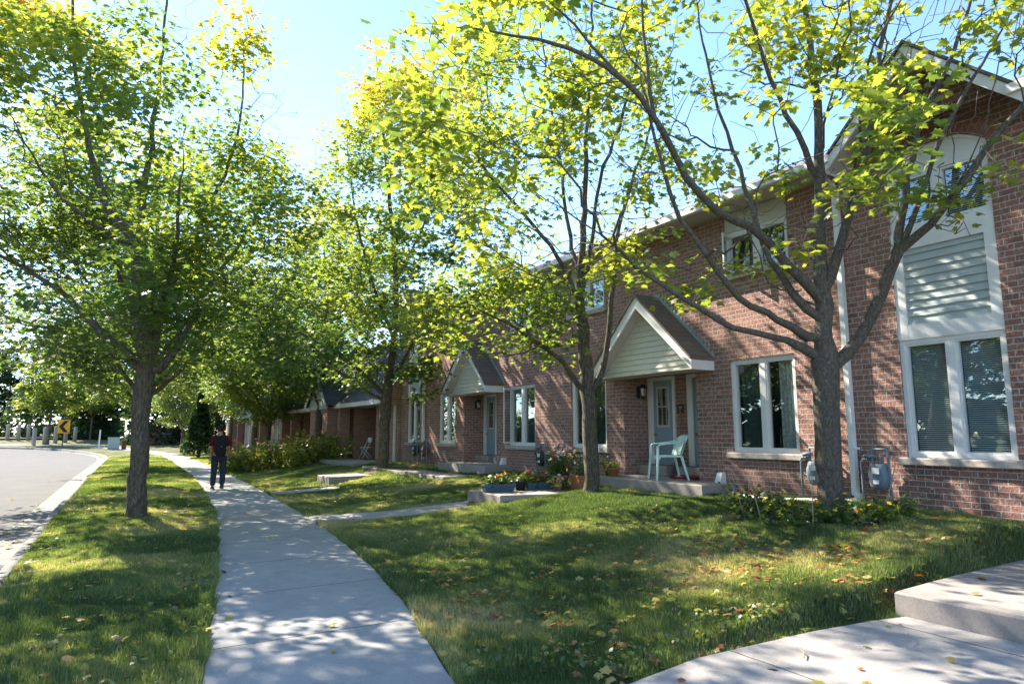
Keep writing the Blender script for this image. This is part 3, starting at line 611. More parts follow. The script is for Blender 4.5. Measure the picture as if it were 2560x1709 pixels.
# ---------------------------------------------------------------- trees
class Tree:
    def __init__(s, seed): s.P = []; s.par = []; s.mr = []; s.rng = np.random.default_rng(seed); s.lock = 0
    def node(s, p, par, r=0): s.P.append(np.array(p, float)); s.par.append(par); s.mr.append(r); return len(s.P)-1
    def limb(s, pts, start=None):
        """pts of (xyz, r); the first joins the nearest node there is"""
        if not s.P: last = s.node(pts[0][0], -1, pts[0][1])
        else: last = int(np.argmin(np.linalg.norm(np.array(s.P)-pts[0][0], axis=1)))
        q = [np.append(p, r) for p, r in pts]; cm = catmull(q, .22)
        for c in cm[1:]:
            j = s.rng.normal(0, .012, 3); last = s.node(c[:3]+j, last, c[3])
        d = cm[-1][:3]-cm[-3][:3]; d = d/np.linalg.norm(d)
        for k_, f_ in enumerate((.8, .6, .42, .28, .16)): last = s.node(s.P[last]+d*.2+s.rng.normal(0, .03, 3), last, max(.003, cm[-1][3]*f_))
        return last
    def grow(s, A, bf=.25, minz=2.2, step=.17, lift=.12):
        P = np.array(s.P); n = len(A); pl = np.zeros(len(P))
        for i, p in enumerate(s.par):
            if p >= 0: pl[i] = pl[p]+np.linalg.norm(P[i]-P[p])
        ok = (P[:, 2] > minz); base_pen = np.where(ok, 0, 50)
        thick = np.array(s.mr); base_pen = base_pen+np.clip((thick-.07)*6, 0, 1)
        cost = np.full(n, 1e9); who = np.zeros(n, int)
        def upd(idx):
            nonlocal cost, who
            d = np.linalg.norm(A[:, None]-P2[idx][None], axis=2) + (bf*pl2[idx]+pen2[idx])[None]
            k = d.argmin(1); m_ = d[np.arange(n), k]; b = m_ < cost; cost = np.where(b, m_, cost); who = np.where(b, np.array(idx)[k], who)
        P2 = P; pl2 = pl; pen2 = base_pen; upd(list(range(len(P)))); done = np.zeros(n, bool); s.tips = []
        Pl = list(P); pll = list(pl); pen = list(base_pen)
        for it in range(n):
            c = np.where(done, 1e9, cost); i = int(c.argmin()); done[i] = True; q = who[i]; a = Pl[q]; b = A[i]; L = np.linalg.norm(b-a)
            k = max(1, int(L/step)); last = q; new = []; bow = s.rng.normal(0, .09, 3)*L
            for j in range(1, k+1):
                t = j/k; p = a*(1-t)+b*t + (np.array((0, 0, -lift*L*.5))+bow)*math.sin(math.pi*t) + s.rng.normal(0, .011, 3)*(t < 1)
                last = s.node(p, last); Pl.append(p); pll.append(pll[-1]*0+pll[q]+L*t); pen.append(0.); new.append(len(Pl)-1)
            s.tips.append(last)
            idx = np.array(new); Pn = np.array([Pl[z] for z in new]); d = np.linalg.norm(A[:, None]-Pn[None], axis=2)+(bf*np.array([pll[z] for z in new]))[None]
            kk = d.argmin(1); m_ = d[np.arange(n), kk]; bt = m_ < cost; cost = np.where(bt, m_, cost); who = np.where(bt, idx[kk], who)
    def radii(s, tip=.0038, e=2.15):
        n = len(s.P); acc = np.zeros(n); ch = [[] for _ in range(n)]
        for i, p in enumerate(s.par):
            if p >= 0: ch[p].append(i)
        r = np.zeros(n)
        for i in range(n-1, -1, -1):
            a = sum(r[c]**e for c in ch[i]); rr = max(tip, a**(1/e)); r[i] = min(max(rr, s.mr[i]*.9), s.mr[i]) if s.mr[i] > 0 else rr
        s.r = r; s.ch = ch
        for i in range(n):
            p = s.par[i]
            if p >= 0 and s.mr[i] == 0: r[i] = min(r[i], r[p]*.9+.0004)
    def mesh(s, name):
        V = []; Fq = []; off = 0; P = np.array(s.P); r = s.r
        stack = [(0, None)]
        while stack:
            i, pa = stack.pop(); chain = [] if pa is None else [pa]
            while True:
                chain.append(i); c = s.ch[i]
                if not c: break
                c = sorted(c, key=lambda q: -r[q]); 
                for o in c[1:]: stack.append((o, i))
                i = c[0]
            if len(chain) < 2: continue
            pts = P[chain]; rr = r[chain].copy()
            if pa is not None: rr[0] = rr[1]
            mx = rr.max(); k = 12 if mx > .09 else 8 if mx > .035 else 5 if mx > .012 else 3
            t = np.gradient(pts, axis=0); t /= (np.linalg.norm(t, axis=1)[:, None]+1e-9)
            u = np.cross(t[0], (0.3, .2, .93)); u /= np.linalg.norm(u)
            ang = np.arange(k)*2*math.pi/k; ca, sa = np.cos(ang), np.sin(ang); rings = []
            for j in range(len(pts)):
                u = u-t[j]*(u@t[j]); u /= (np.linalg.norm(u)+1e-9); w_ = np.cross(t[j], u)
                rj = rr[j]*(1+ (s.rng.normal(0, .035, k) if rr[j] > .04 else 0))
                rings.append(pts[j]+np.outer(ca*rj, u)+np.outer(sa*rj, w_))
            V.append(np.concatenate(rings)); n = len(pts); a = np.arange((n-1)*k); q = a//k; h = a % k
            Fq.append(np.column_stack([off+q*k+h, off+q*k+(h+1) % k, off+(q+1)*k+(h+1) % k, off+(q+1)*k+h])); off += n*k
        return npmesh(name, np.concatenate(V), np.concatenate(Fq))
LEAF = np.array([(0, .36), (0, 0), (.17, -.06), (.36, -.04), (.27, .12), (.55, .26), (.40, .38), (.52, .56), (.24, .52), (.20, .72), (0, 1.0), (-.20, .72), (-.24, .52), (-.52, .56), (-.40, .38), (-.55, .26), (-.27, .12), (-.36, -.04), (-.17, -.06)])
LF = np.array([(0, i, i+1) for i in range(1, 18)]+[(0, 18, 1)])
LEAF_S = np.array([(0, .3), (0, 0), (.38, 0), (.25, .2), (.52, .5), (.2, .5), (0, .95), (-.2, .5), (-.52, .5), (-.25, .2), (-.38, 0)]); LF_S = np.array([(0, i, i+1) for i in range(1, 10)]+[(0, 10, 1)])
LEAF_T = np.array([(0, 0), (.45, .1), (.3, .6), (0, .95), (-.3, .6), (-.45, .1)]); LF_T = np.array([(0, 1, 2), (0, 2, 3), (0, 3, 4), (0, 4, 5)])
def leaves(pos, size, tint, rng, shape=0, tilt=.55, droop=.35, dirs=None, curl=.22):
    L, Fx = ((LEAF, LF), (LEAF_S, LF_S), (LEAF_T, LF_T))[shape]; n = len(pos); k = len(L)
    az = rng.uniform(0, 2*math.pi, n) if dirs is None else dirs+rng.normal(0, .7, n)
    nrm = np.column_stack([rng.normal(0, tilt, n), rng.normal(0, tilt, n), np.ones(n)]); nrm /= np.linalg.norm(nrm, axis=1)[:, None]
    d = np.column_stack([np.cos(az), np.sin(az), -droop+rng.normal(0, .25, n)]); d -= nrm*(d*nrm).sum(1)[:, None]*.7; d /= np.linalg.norm(d, axis=1)[:, None]
    s_ = np.cross(nrm, d); s_ /= np.linalg.norm(s_, axis=1)[:, None]; n2 = np.cross(s_, d)*-1
    c = curl*rng.uniform(.3, 1.6, n)
    zz = -(L[:, 0][None]**2)*1.1*c[:, None]-(L[:, 1][None]**2)*.7*c[:, None]
    V = pos[:, None]+size[:, None, None]*(L[None, :, 0, None]*s_[:, None]+L[None, :, 1, None]*d[:, None]+zz[:, :, None]*n2[:, None])
    T = (np.arange(n)*k)[:, None, None]+Fx[None]
    return V.reshape(-1, 3), T.reshape(-1, 3), np.repeat(tint, k)
def ellipsoid(rng, n, c, r, clump=.0, cs=.8, shell=.35, lowcut=None):
    out = []
    while len(out) < n:
        v = rng.normal(size=3); v /= np.linalg.norm(v); v *= rng.uniform(shell**3, 1)**(1/3); p = np.array(c)+v*np.array(r)
        if clump and noise.noise(Vector(p*cs)) < clump: continue
        if p[0] > 8.35 and p[2] < 6.0+.5*(p[0]-8.35): continue
        if lowcut and p[2] < lowcut: continue
        out.append(p)
    return np.array(out)
def make_tree(name, label, group, loc, limbs, envs, nleaf, lsize, tint0, seed, shape=0, bark='bark', bf=.25, minz=2.2, tip=.0038, prob=1., clus=-.06, cfreq=.85, spread=(.22, .1), orange=.0, mat='maple_leaf', cat='tree', tilt=.5, thin=.01):
    t = Tree(seed)
    for l_ in limbs: t.limb([(np.array(p), r) for p, r in l_])
    A = np.concatenate([ellipsoid(t.rng, *e) if isinstance(e, tuple) else e for e in envs]); t.grow(A, bf, minz); t.radii(tip)
    root = thing(name, label, cat, tuple(loc), 0, group); link('trunk', t.mesh('trunk'), bark, root, True)
    rng = t.rng; P = np.array(t.P); cand = np.where((t.r < thin) & (P[:, 2] > minz))[0]
    cl = rng.uniform(size=len(cand)) < prob
    if clus is not None: cl &= np.array([noise.noise(Vector(p*cfreq))+.25*noise.noise(Vector(p*3.1)) for p in P[cand]]) > clus
    cand = cand[cl]
    idx = rng.choice(cand, nleaf); tipw = np.isin(idx, t.tips)
    o = np.column_stack([rng.normal(0, spread[0], nleaf), rng.normal(0, spread[0], nleaf), rng.normal(0, spread[1], nleaf)-.03]); pos = P[idx]+o
    keep = ~((pos[:, 0] > 8.75) & (pos[:, 2] < 5.75+.48*np.maximum(0, pos[:, 0]-8.9))) & ~((pos[:, 0] > 8.3) & (pos[:, 2] > 5.2) & (pos[:, 2] < 5.75)); pos = pos[keep]; idx = idx[keep]; o = o[keep]
    n = len(pos); cn = np.array([noise.noise(Vector(p*.55)) for p in pos]); c0 = np.mean(A, axis=0); rad = np.abs(pos-c0).max(1)/ (np.abs(A-c0).max()+.1)
    tint = tint0+.2*cn+rng.normal(0, .09, n)+orange*np.clip((pos[:, 2]-c0[2])/4, -.3, 1)*np.clip(rad-.3, 0, 1)
    V, T, tt = leaves(pos, lsize*rng.uniform(.6, 1.2, n), np.clip(tint, 0, 1), rng, shape, tilt, dirs=np.arctan2(o[:, 1], o[:, 0]))
    me = npmesh('crown', V, T, tt); link('crown', me, mat, root)
    return root
def UL(pts): return [(U(x, y, z), r) for x, y, z, r in pts]
def DW(pts, dz=0): return pts
MG = 'maples along the street'
b1 = U(342, 1312, 11.3)
T1 = make_tree('maple_tree', 'big leafy maple on the grass strip between the road and the sidewalk', MG, b1,
 [UL([(338, 1325, 11.3, .24), (340, 1295, 11.3, .19), (345, 1200, 11.3, .165), (354, 1050, 11.3, .145), (364, 930, 11.3, .15), (365, 890, 11.3, .14)]),
  UL([(352, 945, 11.3, .1), (316, 880, 11.2, .075), (262, 838, 11.1, .07), (185, 762, 10.9, .055), (110, 700, 10.6, .04), (0, 640, 10.3, .03), (-90, 590, 10.2, .02)]),
  UL([(380, 945, 11.3, .1), (447, 860, 11.5, .07), (480, 785, 11.8, .055), (530, 700, 12.1, .045), (600, 610, 12.6, .03), (650, 520, 13, .018)]),
  UL([(352, 890, 11.3, .12), (346, 760, 11.2, .105), (332, 610, 11.0, .085), (272, 520, 10.9, .07), (234, 415, 10.8, .055), (207, 290, 10.7, .04), (185, 120, 10.6, .03), (180, -60, 10.6, .02)]),
  UL([(375, 890, 11.3, .12), (385, 785, 11.5, .11), (372, 690, 11.6, .085), (350, 600, 11.6, .07), (362, 480, 11.5, .06), (380, 330, 11.5, .045), (402, 150, 11.6, .03), (420, -40, 11.7, .02)]),
  UL([(385, 785, 11.5, .09), (440, 690, 11.9, .06), (500, 560, 12.3, .045), (560, 440, 12.6, .035), (600, 300, 12.8, .025), (610, 140, 13, .015)]),
  UL([(370, 870, 11.4, .09), (330, 780, 12.2, .06), (290, 640, 13, .045), (260, 500, 13.6, .03), (240, 340, 14, .02)]),
  UL([(360, 830, 11.2, .08), (410, 740, 10.5, .05), (440, 620, 9.9, .035), (450, 480, 9.5, .02)]),
  UL([(330, 610, 11.0, .05), (230, 560, 10.3, .035), (130, 470, 9.9, .025), (60, 360, 9.7, .015)])],
 [(1250, U(330, 430, 11.6)+np.array((0, 0, -.1)), (3.35, 3.35, 3.7), -.16, .9, .25), (700, U(330, 760, 11.6), (3.8, 3.8, 1.7), -.16, .9, .25, 2.6), (420, U(10, 330, 12), (1.8, 1.8, 3.2), -.25, .9, .15)],
 32000, .118, .32, 11, 1, orange=.85, clus=.12, cfreq=.66, tilt=.42)
b4 = U(2075, 1300, 8.3)
T4 = make_tree('maple_tree', 'sparse maple with spreading bare grey branches in front of the nearest windows', MG, b4,
 [UL([(2078, 1330, 8.3, .24), (2076, 1290, 8.3, .195), (2074, 1200, 8.3, .165), (2068, 1050, 8.3, .155), (2064, 930, 8.3, .16), (2062, 880, 8.3, .15)]),
  UL([(2085, 915, 8.3, .10), (2150, 845, 8.2, .085), (2205, 740, 8.0, .08), (2243, 625, 7.85, .072), (2330, 560, 7.6, .05), (2420, 440, 7.35, .045), (2500, 330, 7.2, .035), (2600, 200, 7.0, .025)]),
  UL([(2240, 630, 7.85, .06), (2262, 490, 7.9, .05), (2290, 340, 7.95, .042), (2335, 220, 7.9, .033), (2400, 90, 7.9, .025), (2440, -60, 7.9, .018)]),
  UL([(2062, 880, 8.3, .12), (2058, 760, 8.3, .105), (2050, 620, 8.3, .085), (2048, 450, 8.3, .07), (2042, 260, 8.35, .055), (2020, 80, 8.4, .04), (2000, -100, 8.4, .025)]),
  UL([(2060, 740, 8.3, .09), (2100, 620, 8.2, .065), (2140, 480, 8.1, .055), (2175, 350, 8.05, .045), (2190, 180, 8.0, .035), (2230, 0, 7.9, .025), (2250, -120, 7.9, .015)]),
  UL([(2045, 890, 8.3, .09), (1965, 850, 8.15, .05), (1880, 835, 7.9, .042), (1790, 800, 7.7, .036), (1690, 735, 7.5, .03), (1600, 670, 7.4, .024), (1500, 590, 7.3, .017), (1400, 520, 7.3, .01)]),
  UL([(2040, 860, 8.3, .08), (1950, 800, 8.05, .048), (1850, 745, 7.8, .042), (1770, 640, 7.6, .036), (1700, 540, 7.4, .03), (1655, 420, 7.3, .024), (1630, 300, 7.2, .017)]),
  UL([(2045, 740, 8.3, .08), (1960, 650, 8.05, .062), (1880, 565, 7.85, .055), (1790, 530, 7.6, .048), (1720, 440, 7.4, .042), (1660, 330, 7.2, .036), (1560, 200, 6.9, .03), (1420, 120, 6.6, .023), (1280, 90, 6.4, .015)]),
  UL([(2040, 800, 8.3, .07), (1950, 690, 8.4, .045), (1890, 560, 8.5, .035), (1850, 420, 8.6, .028), (1800, 280, 8.6, .022), (1760, 100, 8.6, .015)]),
  UL([(2045, 450, 8.3, .05), (1990, 330, 8.1, .04), (1930, 200, 7.9, .03), (1880, 60, 7.7, .022), (1830, -100, 7.6, .014)]),
  UL([(1720, 440, 7.4, .032), (1640, 300, 7.3, .026), (1620, 150, 7.2, .02), (1600, -40, 7.2, .013)]),
  UL([(1560, 200, 6.9, .02), (1430, 60, 6.6, .015), (1300, -60, 6.3, .01)]),
  UL([(2243, 625, 7.85, .05), (2300, 500, 7.7, .03), (2360, 330, 7.6, .025), (2460, 160, 7.5, .018)])],
 [(520, U(1900, 300, 7.9), (2.6, 2.6, 2.9), -.15, .8, .25, 3.4), (300, U(1350, 300, 6.9), (1.7, 1.5, 1.8), -.15, .8, .2, 3.2), (280, U(2350, 130, 7.6), (1.3, 1.5, 1.9), -.3, .8, .2, 4.2), (420, U(1900, -250, 8.0), (3.4, 3.2, 2.2), -.15, .8, .2)],
 9200, .108, .47, 12, 0, bark='bark_grey', minz=3.0, tip=.0040, prob=.6, clus=.14, cfreq=.95, spread=(.15, .08), tilt=.6, orange=.1, bf=.35)
b3 = U(1476, 1245, 11.8)
T3 = make_tree('maple_tree', 'slender maple beside the porch step slab with flower pots', MG, b3,
 [UL([(1478, 1262, 11.8, .22), (1477, 1235, 11.8, .165), (1478, 1150, 11.8, .14), (1474, 1060, 11.8, .13), (1470, 980, 11.8, .135), (1466, 930, 11.8, .12)]),
  UL([(1462, 985, 11.8, .07), (1405, 905, 11.6, .045), (1350, 862, 11.4, .035), (1290, 820, 11.2, .028), (1230, 790, 11.0, .018)]),
  UL([(1482, 985, 11.8, .08), (1516, 880, 11.9, .062), (1531, 740, 12, .055), (1540, 620, 12.1, .045), (1570, 480, 12.2, .035), (1620, 340, 12.3, .027), (1660, 180, 12.4, .018)]),
  UL([(1464, 930, 11.8, .1), (1455, 830, 11.8, .095), (1452, 700, 11.8, .075), (1460, 560, 11.8, .06), (1465, 400, 11.8, .045), (1470, 230, 11.8, .035), (1480, 40, 11.8, .022), (1485, -100, 11.8, .015)]),
  UL([(1455, 830, 11.8, .07), (1440, 740, 11.7, .05), (1395, 640, 11.5, .042), (1330, 560, 11.3, .035), (1250, 470, 11.2, .027), (1170, 360, 11.1, .018)]),
  UL([(1453, 740, 11.8, .05), (1480, 600, 11.5, .04), (1500, 450, 11.2, .032), (1560, 280, 11.0, .025), (1600, 120, 10.9, .015)]),
  UL([(1454, 800, 11.8, .05), (1370, 720, 12.2, .038), (1280, 650, 12.6, .03), (1180, 600, 13, .02)]),
  UL([(1452, 700, 11.8, .05), (1420, 560, 12.3, .04), (1400, 400, 12.6, .03), (1370, 220, 12.8, .02), (1350, 40, 13, .012)])],
 [(640, U(1400, 330, 11.9)+np.array((-.6, 0, 0)), (2.3, 2.6, 3.4), -.12, .9, .3), (330, U(1225, 780, 11.3), (1.6, 1.5, .8), -.3, .9, .1, 2.5), (160, U(1290, 480, 11.6), (1.3, 1.6, 1.5), -.15, .9, .2)],
 10500, .12, .40, 13, 1, bark='bark', minz=2.6, orange=.3, clus=.1)
b5 = U(957, 1185, 20.7)
T5 = make_tree('maple_tree', 'tall maple with a dark trunk standing before the far porch', MG, b5,
 [UL([(957, 1192, 20.7, .28), (957, 1170, 20.7, .2), (960, 1080, 20.7, .175), (966, 985, 20.7, .17), (970, 950, 20.7, .15)]),
  UL([(958, 985, 20.7, .09), (900, 925, 20.3, .07), (840, 885, 20, .055), (765, 840, 19.6, .04), (700, 800, 19.3, .025)]),
  UL([(960, 1000, 20.7, .07), (910, 975, 21, .05), (850, 930, 21.3, .035), (790, 905, 21.5, .02)]),
  UL([(972, 965, 20.7, .09), (1020, 880, 20.5, .06), (1060, 780, 20.2, .045), (1110, 680, 20, .03), (1150, 560, 19.8, .02)]),
  UL([(970, 950, 20.7, .12), (985, 850, 20.7, .11), (990, 700, 20.7, .09), (975, 520, 20.7, .07), (960, 350, 20.7, .045), (945, 180, 20.7, .02)]),
  UL([(985, 850, 20.7, .08), (930, 700, 20.2, .05), (890, 540, 19.9, .035), (870, 380, 19.7, .02)]),
  UL([(990, 700, 20.7, .06), (1060, 560, 21, .04), (1100, 400, 21.2, .025), (1120, 260, 21.4, .015)])],
 [(420, U(945, 480, 20.0), (1.8, 1.8, 4.6), -.25, .7, .1), (900, U(1050, 560, 20.7), (2.9, 3.3, 5.7), -.14, .7, .3), (400, U(915, 810, 20.5), (3.4, 3.6, 2.0), -.15, .7, .3, 2.8)],
 23000, .15, .37, 15, 1, minz=2.6, orange=.9, clus=.08)
def generic(name, label, group, base, H, R, z0, tr, n, nleaf, ls, t0, seed, shape=2, orange=.4, bark='bark', mat='maple_leaf', fork=None, off=(0, 0, 0), clus=-.06):
    rng = np.random.default_rng(seed); b = np.array(base, float); f = fork or z0*.85; limbs = [[(b+(0, 0, -.15), tr*1.35), (b+(0, 0, .1), tr*1.08), (b+(.02, .03, f*.6), tr*.92), (b+(0, 0, f), tr*.88), (b+(.05, .02, f+.6), tr*.7), (b+(.1, -.1, H*.55), tr*.45), (b+(-.1, .1, H*.85), tr*.18)]]
    for k in range(7):
        a = k*2.4+rng.uniform(-.3, .3); h = f*.92+rng.uniform(0, .35)*(H-f)*.6; rr = R*rng.uniform(.55, .8); d = np.array((math.cos(a), math.sin(a), 0.))
        limbs.append([(b+(0, 0, h), tr*.5), (b+d*rr*.35+(0, 0, h+rr*.35), tr*.33), (b+d*rr*.7+(0, 0, h+rr*.85), tr*.22), (b+d*rr+(0, 0, h+rr*1.4), tr*.1)])
    c = b+(0, 0, (H+z0)/2)+np.array(off)
    return make_tree(name, label, group, base, limbs, [(int(n*.72), c, (R*.9, R*.9, (H-z0)/2), -.12, .7, .35), (int(n*.28), b+np.array(off)+(0, 0, z0+(H-z0)*.28), (R, R, (H-z0)*.26), -.12, .7, .3, z0*.9)], nleaf, ls, t0, seed, shape, orange=orange, bark=bark, minz=z0*.9, mat=mat, spread=(.26, .13), thin=.013, clus=clus)
T6 = generic('maple_tree', 'maple with a straight dark trunk at the right end of the zinnia bed', MG, (7.95, 29.6, .4), 11.7, 4.6, 2.3, .2, 1100, 30000, .17, .36, 16, 1, .6, clus=-.1)
T2 = generic('maple_tree', 'maple on the grass strip hidden behind the big boulevard maple', MG, (.8, 22.8, .0), 12.0, 4.5, 2.8, .18, 1200, 21000, .16, .33, 17, 1, .5, off=(-.9, 0, 0), clus=.06)
dup(T2, (1.4, 36.0, .0), 1.3, 'second hidden maple further along the grass strip by the road')
dup(T2, (7.4, 41.5, .3), 2.2, 'thin dark maple trunk just right of the walking person', (1.1, 1.1, .92))
dup(T6, (7.2, 36.6, .25), .7, 'low-crowned maple just behind the zinnia bed, right of the walking person', (.8, .8, .68))
dup(T6, (7.3, 50, .35), 2.9, 'maple far along the walk behind the walking person', (.85, .85, .95))
dup(T6, (4.9, 57, .2), 1.1, 'slim maple seen left of the walking person beyond the lawn', (.62, .62, .7))
for k, (x, y, a) in enumerate(((-12.4, 7, .4), (-12.8, 17, 2.0), (-12.3, 28, 3.3), (-12.6, 40, 4.4))): dup(T2 if k % 2 else T6, (x, y, -.05), a, ('%s maple on the far side of the road, opposite the houses' % ('nearest', 'second', 'third', 'fourth')[k]), (1, 1, .9))
BG = 'trees at the end of the street'
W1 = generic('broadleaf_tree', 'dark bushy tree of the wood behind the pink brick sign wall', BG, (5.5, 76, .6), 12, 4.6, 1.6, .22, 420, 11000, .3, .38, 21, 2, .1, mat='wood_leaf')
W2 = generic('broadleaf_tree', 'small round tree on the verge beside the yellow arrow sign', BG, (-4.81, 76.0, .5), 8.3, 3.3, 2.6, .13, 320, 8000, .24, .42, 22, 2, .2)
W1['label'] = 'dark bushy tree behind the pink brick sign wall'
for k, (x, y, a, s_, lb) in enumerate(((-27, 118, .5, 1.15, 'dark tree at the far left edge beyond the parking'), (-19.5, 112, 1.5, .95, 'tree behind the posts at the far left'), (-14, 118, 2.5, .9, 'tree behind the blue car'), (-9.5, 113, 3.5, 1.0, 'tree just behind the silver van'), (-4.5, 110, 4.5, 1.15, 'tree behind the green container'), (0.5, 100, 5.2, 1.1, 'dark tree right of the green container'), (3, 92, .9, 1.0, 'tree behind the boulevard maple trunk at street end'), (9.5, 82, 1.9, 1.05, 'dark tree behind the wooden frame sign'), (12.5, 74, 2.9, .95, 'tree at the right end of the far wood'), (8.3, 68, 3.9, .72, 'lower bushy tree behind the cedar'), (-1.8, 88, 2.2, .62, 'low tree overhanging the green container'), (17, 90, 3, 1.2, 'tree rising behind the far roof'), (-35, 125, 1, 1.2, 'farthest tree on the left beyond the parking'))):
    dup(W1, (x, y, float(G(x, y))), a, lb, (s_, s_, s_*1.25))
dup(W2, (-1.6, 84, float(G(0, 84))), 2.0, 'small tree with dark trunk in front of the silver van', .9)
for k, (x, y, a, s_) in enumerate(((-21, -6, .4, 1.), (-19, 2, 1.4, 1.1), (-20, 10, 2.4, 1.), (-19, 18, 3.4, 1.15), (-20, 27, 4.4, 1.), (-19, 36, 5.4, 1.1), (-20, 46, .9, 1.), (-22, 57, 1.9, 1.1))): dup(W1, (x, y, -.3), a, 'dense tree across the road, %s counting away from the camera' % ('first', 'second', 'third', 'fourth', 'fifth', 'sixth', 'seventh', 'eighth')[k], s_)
# far undergrowth closing the view
rng = np.random.default_rng(5); n = 34000
x = rng.uniform(-60, 40, n); hz_ = np.arange(n) % 4 == 0; y = 84+rng.uniform(0, 1, n)**1.5*6+np.clip((-x-2)*1.1, 0, 38); y = np.where(x > 1, 72+rng.uniform(0, 5, n)-np.clip(x-6, 0, 4), y)
z = G(x, y)+rng.uniform(0, 1, n)**1.1*(4.6+1.5*np.sin(x*.7)+1.2*np.sin(x*1.9))
x = np.where(hz_, rng.uniform(-20, -16.5, n), x); y = np.where(hz_, rng.uniform(-12, 60, n), y); z = np.where(hz_, rng.uniform(-.2, 3.2, n), z)
V, T, tt = leaves(np.column_stack([x, y, z]), rng.uniform(.25, .5, n)*np.where(hz_, 1.7, 1), np.clip(.3+.2*np.sin(x*1.3+z*2)+rng.normal(0, .15, n), 0, 1), rng, 2, 1.0)
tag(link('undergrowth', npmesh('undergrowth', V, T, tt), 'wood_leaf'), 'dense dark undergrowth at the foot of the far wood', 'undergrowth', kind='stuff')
# ---------------------------------------------------------------- small plants
def stems(rng, base, n, r, h, mat, leafn, ls, t0, petals=(), parent=None, name='foliage', strap=False, rows=None):
    """foliage (stems + leaves) and one mesh per flower colour; coordinates are world"""
    b = np.array(base, float); P = []; m = MB(); tops = []
    for i in range(n):
        a = rng.uniform(0, 6.28); q = r*math.sqrt(rng.uniform()); 
        ox, oy = (q*math.cos(a), q*math.sin(a)) if rows is None else (rng.uniform(-rows[0], rows[0]), rng.uniform(-rows[1], rows[1]))
        hh = h*rng.uniform(.6, 1.1); p0 = b+(ox*.6, oy*.6, 0); p1 = p0+(ox*.5+rng.normal(0, .03), oy*.5+rng.normal(0, .03), hh)
        m.tube([p0, (p0+p1)/2+rng.normal(0, .01, 3), p1], [.004, .003, .002], 3, caps=False); tops.append(p1)
        for k in range(leafn): t = rng.uniform(.1, 1); P.append(p0*(1-t)+p1*t+rng.normal(0, .035, 3))
    P = np.array(P); V, T, tt = leaves(P, ls*rng.uniform(.6, 1.3, len(P)), np.clip(t0+rng.normal(0, .15, len(P)), 0, 1), rng, 2, .8)
    nv = len(m.v); V = np.concatenate([np.array(m.v), V]); tri = [(f[0], f[1], f[2]) for f in m.f]+[(f[0], f[2], f[3]) for f in m.f if len(f) == 4]
    T = np.concatenate([np.array(tri), T+nv]); tt = np.concatenate([np.full(nv, .4), tt])
    fo = link(name, npmesh(name, V, T, tt), mat, parent)
    for pm, cnt, s_ in petals:
        f = MB()
        for c in range(cnt):
            p = np.array(tops[rng.integers(len(tops))])+rng.normal(0, .035, 3)+(0, 0, .02); tl = rng.normal(0, .4, 2)
            for k in range(7):
                a0 = k*2*math.pi/7; a1 = a0+.75
                u = lambda a, rr, z: tuple(p+(rr*math.cos(a), rr*math.sin(a), z+rr*(tl[0]*math.cos(a)+tl[1]*math.sin(a))))
                f.add([tuple(p), u(a0, s_, .005), u((a0+a1)/2, s_*1.25, -.004), u(a1, s_, .005)], [(0, 1, 2, 3)])
        f.build('flowers', pm, parent)
    return fo
rs = np.random.default_rng(31)
PG = 'flower pots and troughs on the step slab'
def trough(x, y, z, L, W, H, rz, mat, label, petals, h, n, cat='planter'):
    t = thing('planter', label, cat, (x, y, z), rz, PG); m = MB(); k = .03
    b = [(-L/2+k, -W/2+k), (L/2-k, -W/2+k), (L/2-k, W/2-k), (-L/2+k, W/2-k)]; o = [(-L/2, -W/2), (L/2, -W/2), (L/2, W/2), (-L/2, W/2)]; i_ = [(p[0]*.93, p[1]*.88) for p in o]
    R = [[(*p, 0) for p in b], [(*p, H-.03) for p in o], [(p[0]*1.03, p[1]*1.05, H-.03) for p in o], [(p[0]*1.03, p[1]*1.05, H) for p in o], [(*p, H) for p in i_], [(*p, H-.05) for p in i_]]
    vv = sum(R, []); ff = [(3, 2, 1, 0)]
    for r in range(5):
        for q in range(4): ff.append((r*4+q, r*4+(q+1) % 4, r*4+4+(q+1) % 4, r*4+4+q))
    m.add(vv, ff); m.build('pot', mat, t, local=True); MB().box(-L/2+.03, L/2-.03, -W/2+.03, W/2-.03, H-.06, H-.045).build('soil', 'soil', t, local=True)
    stems(rs, (x, y, z+H-.05), n, W*.5, h, 'plant_leaf', 9, .055, .5, petals, t, rows=(L*.42*abs(math.cos(rz))+W*.3*abs(math.sin(rz)), L*.42*abs(math.sin(rz))+W*.3*abs(math.cos(rz)))); return t
def pot(x, y, z, R, H, mat, label, petals, h, n, spread=1., t0=.5, cat='flower pot'):
    t = thing('flower_pot', label, cat, (x, y, z), 0, PG)
    MB().lathe((0, 0, 0), [(R*.7, 0), (R*.94, H-.05), (R*1.04, H-.05), (R*1.06, H-.005), (R*1.02, H), (R*.9, H), (R*.88, H-.04)], 20).build('pot', mat, t, True, local=True)
    MB().lathe((0, 0, 0), [(R*.86, H-.05), (R*.85, H-.035)], 16).build('soil', 'soil', t, local=True)
    stems(rs, (x, y, z+H-.05), n, R*spread, h, 'plant_leaf', 9, .06, t0, petals, t); return t
trough(6.42, 11.1, .47, .62, .19, .15, -.15, 'slate_pot', 'long slate trough with red flowers at the outer end of the step slab', [('petal_red', 10, .028)], .24, 40)
pot(6.98, 11.2, .47, .12, .19, 'black_pot', 'small dark round pot between the two slate troughs', [('petal_red', 3, .02)], .14, 16, 1)
trough(7.42, 11.2, .47, .56, .19, .14, -.15, 'slate_pot', 'slate trough with orange and red flowers between the dark pot and the tall pink plant', [('petal_orange', 12, .026), ('petal_red', 7, .028), ('petal_white', 5, .018)], .25, 44)
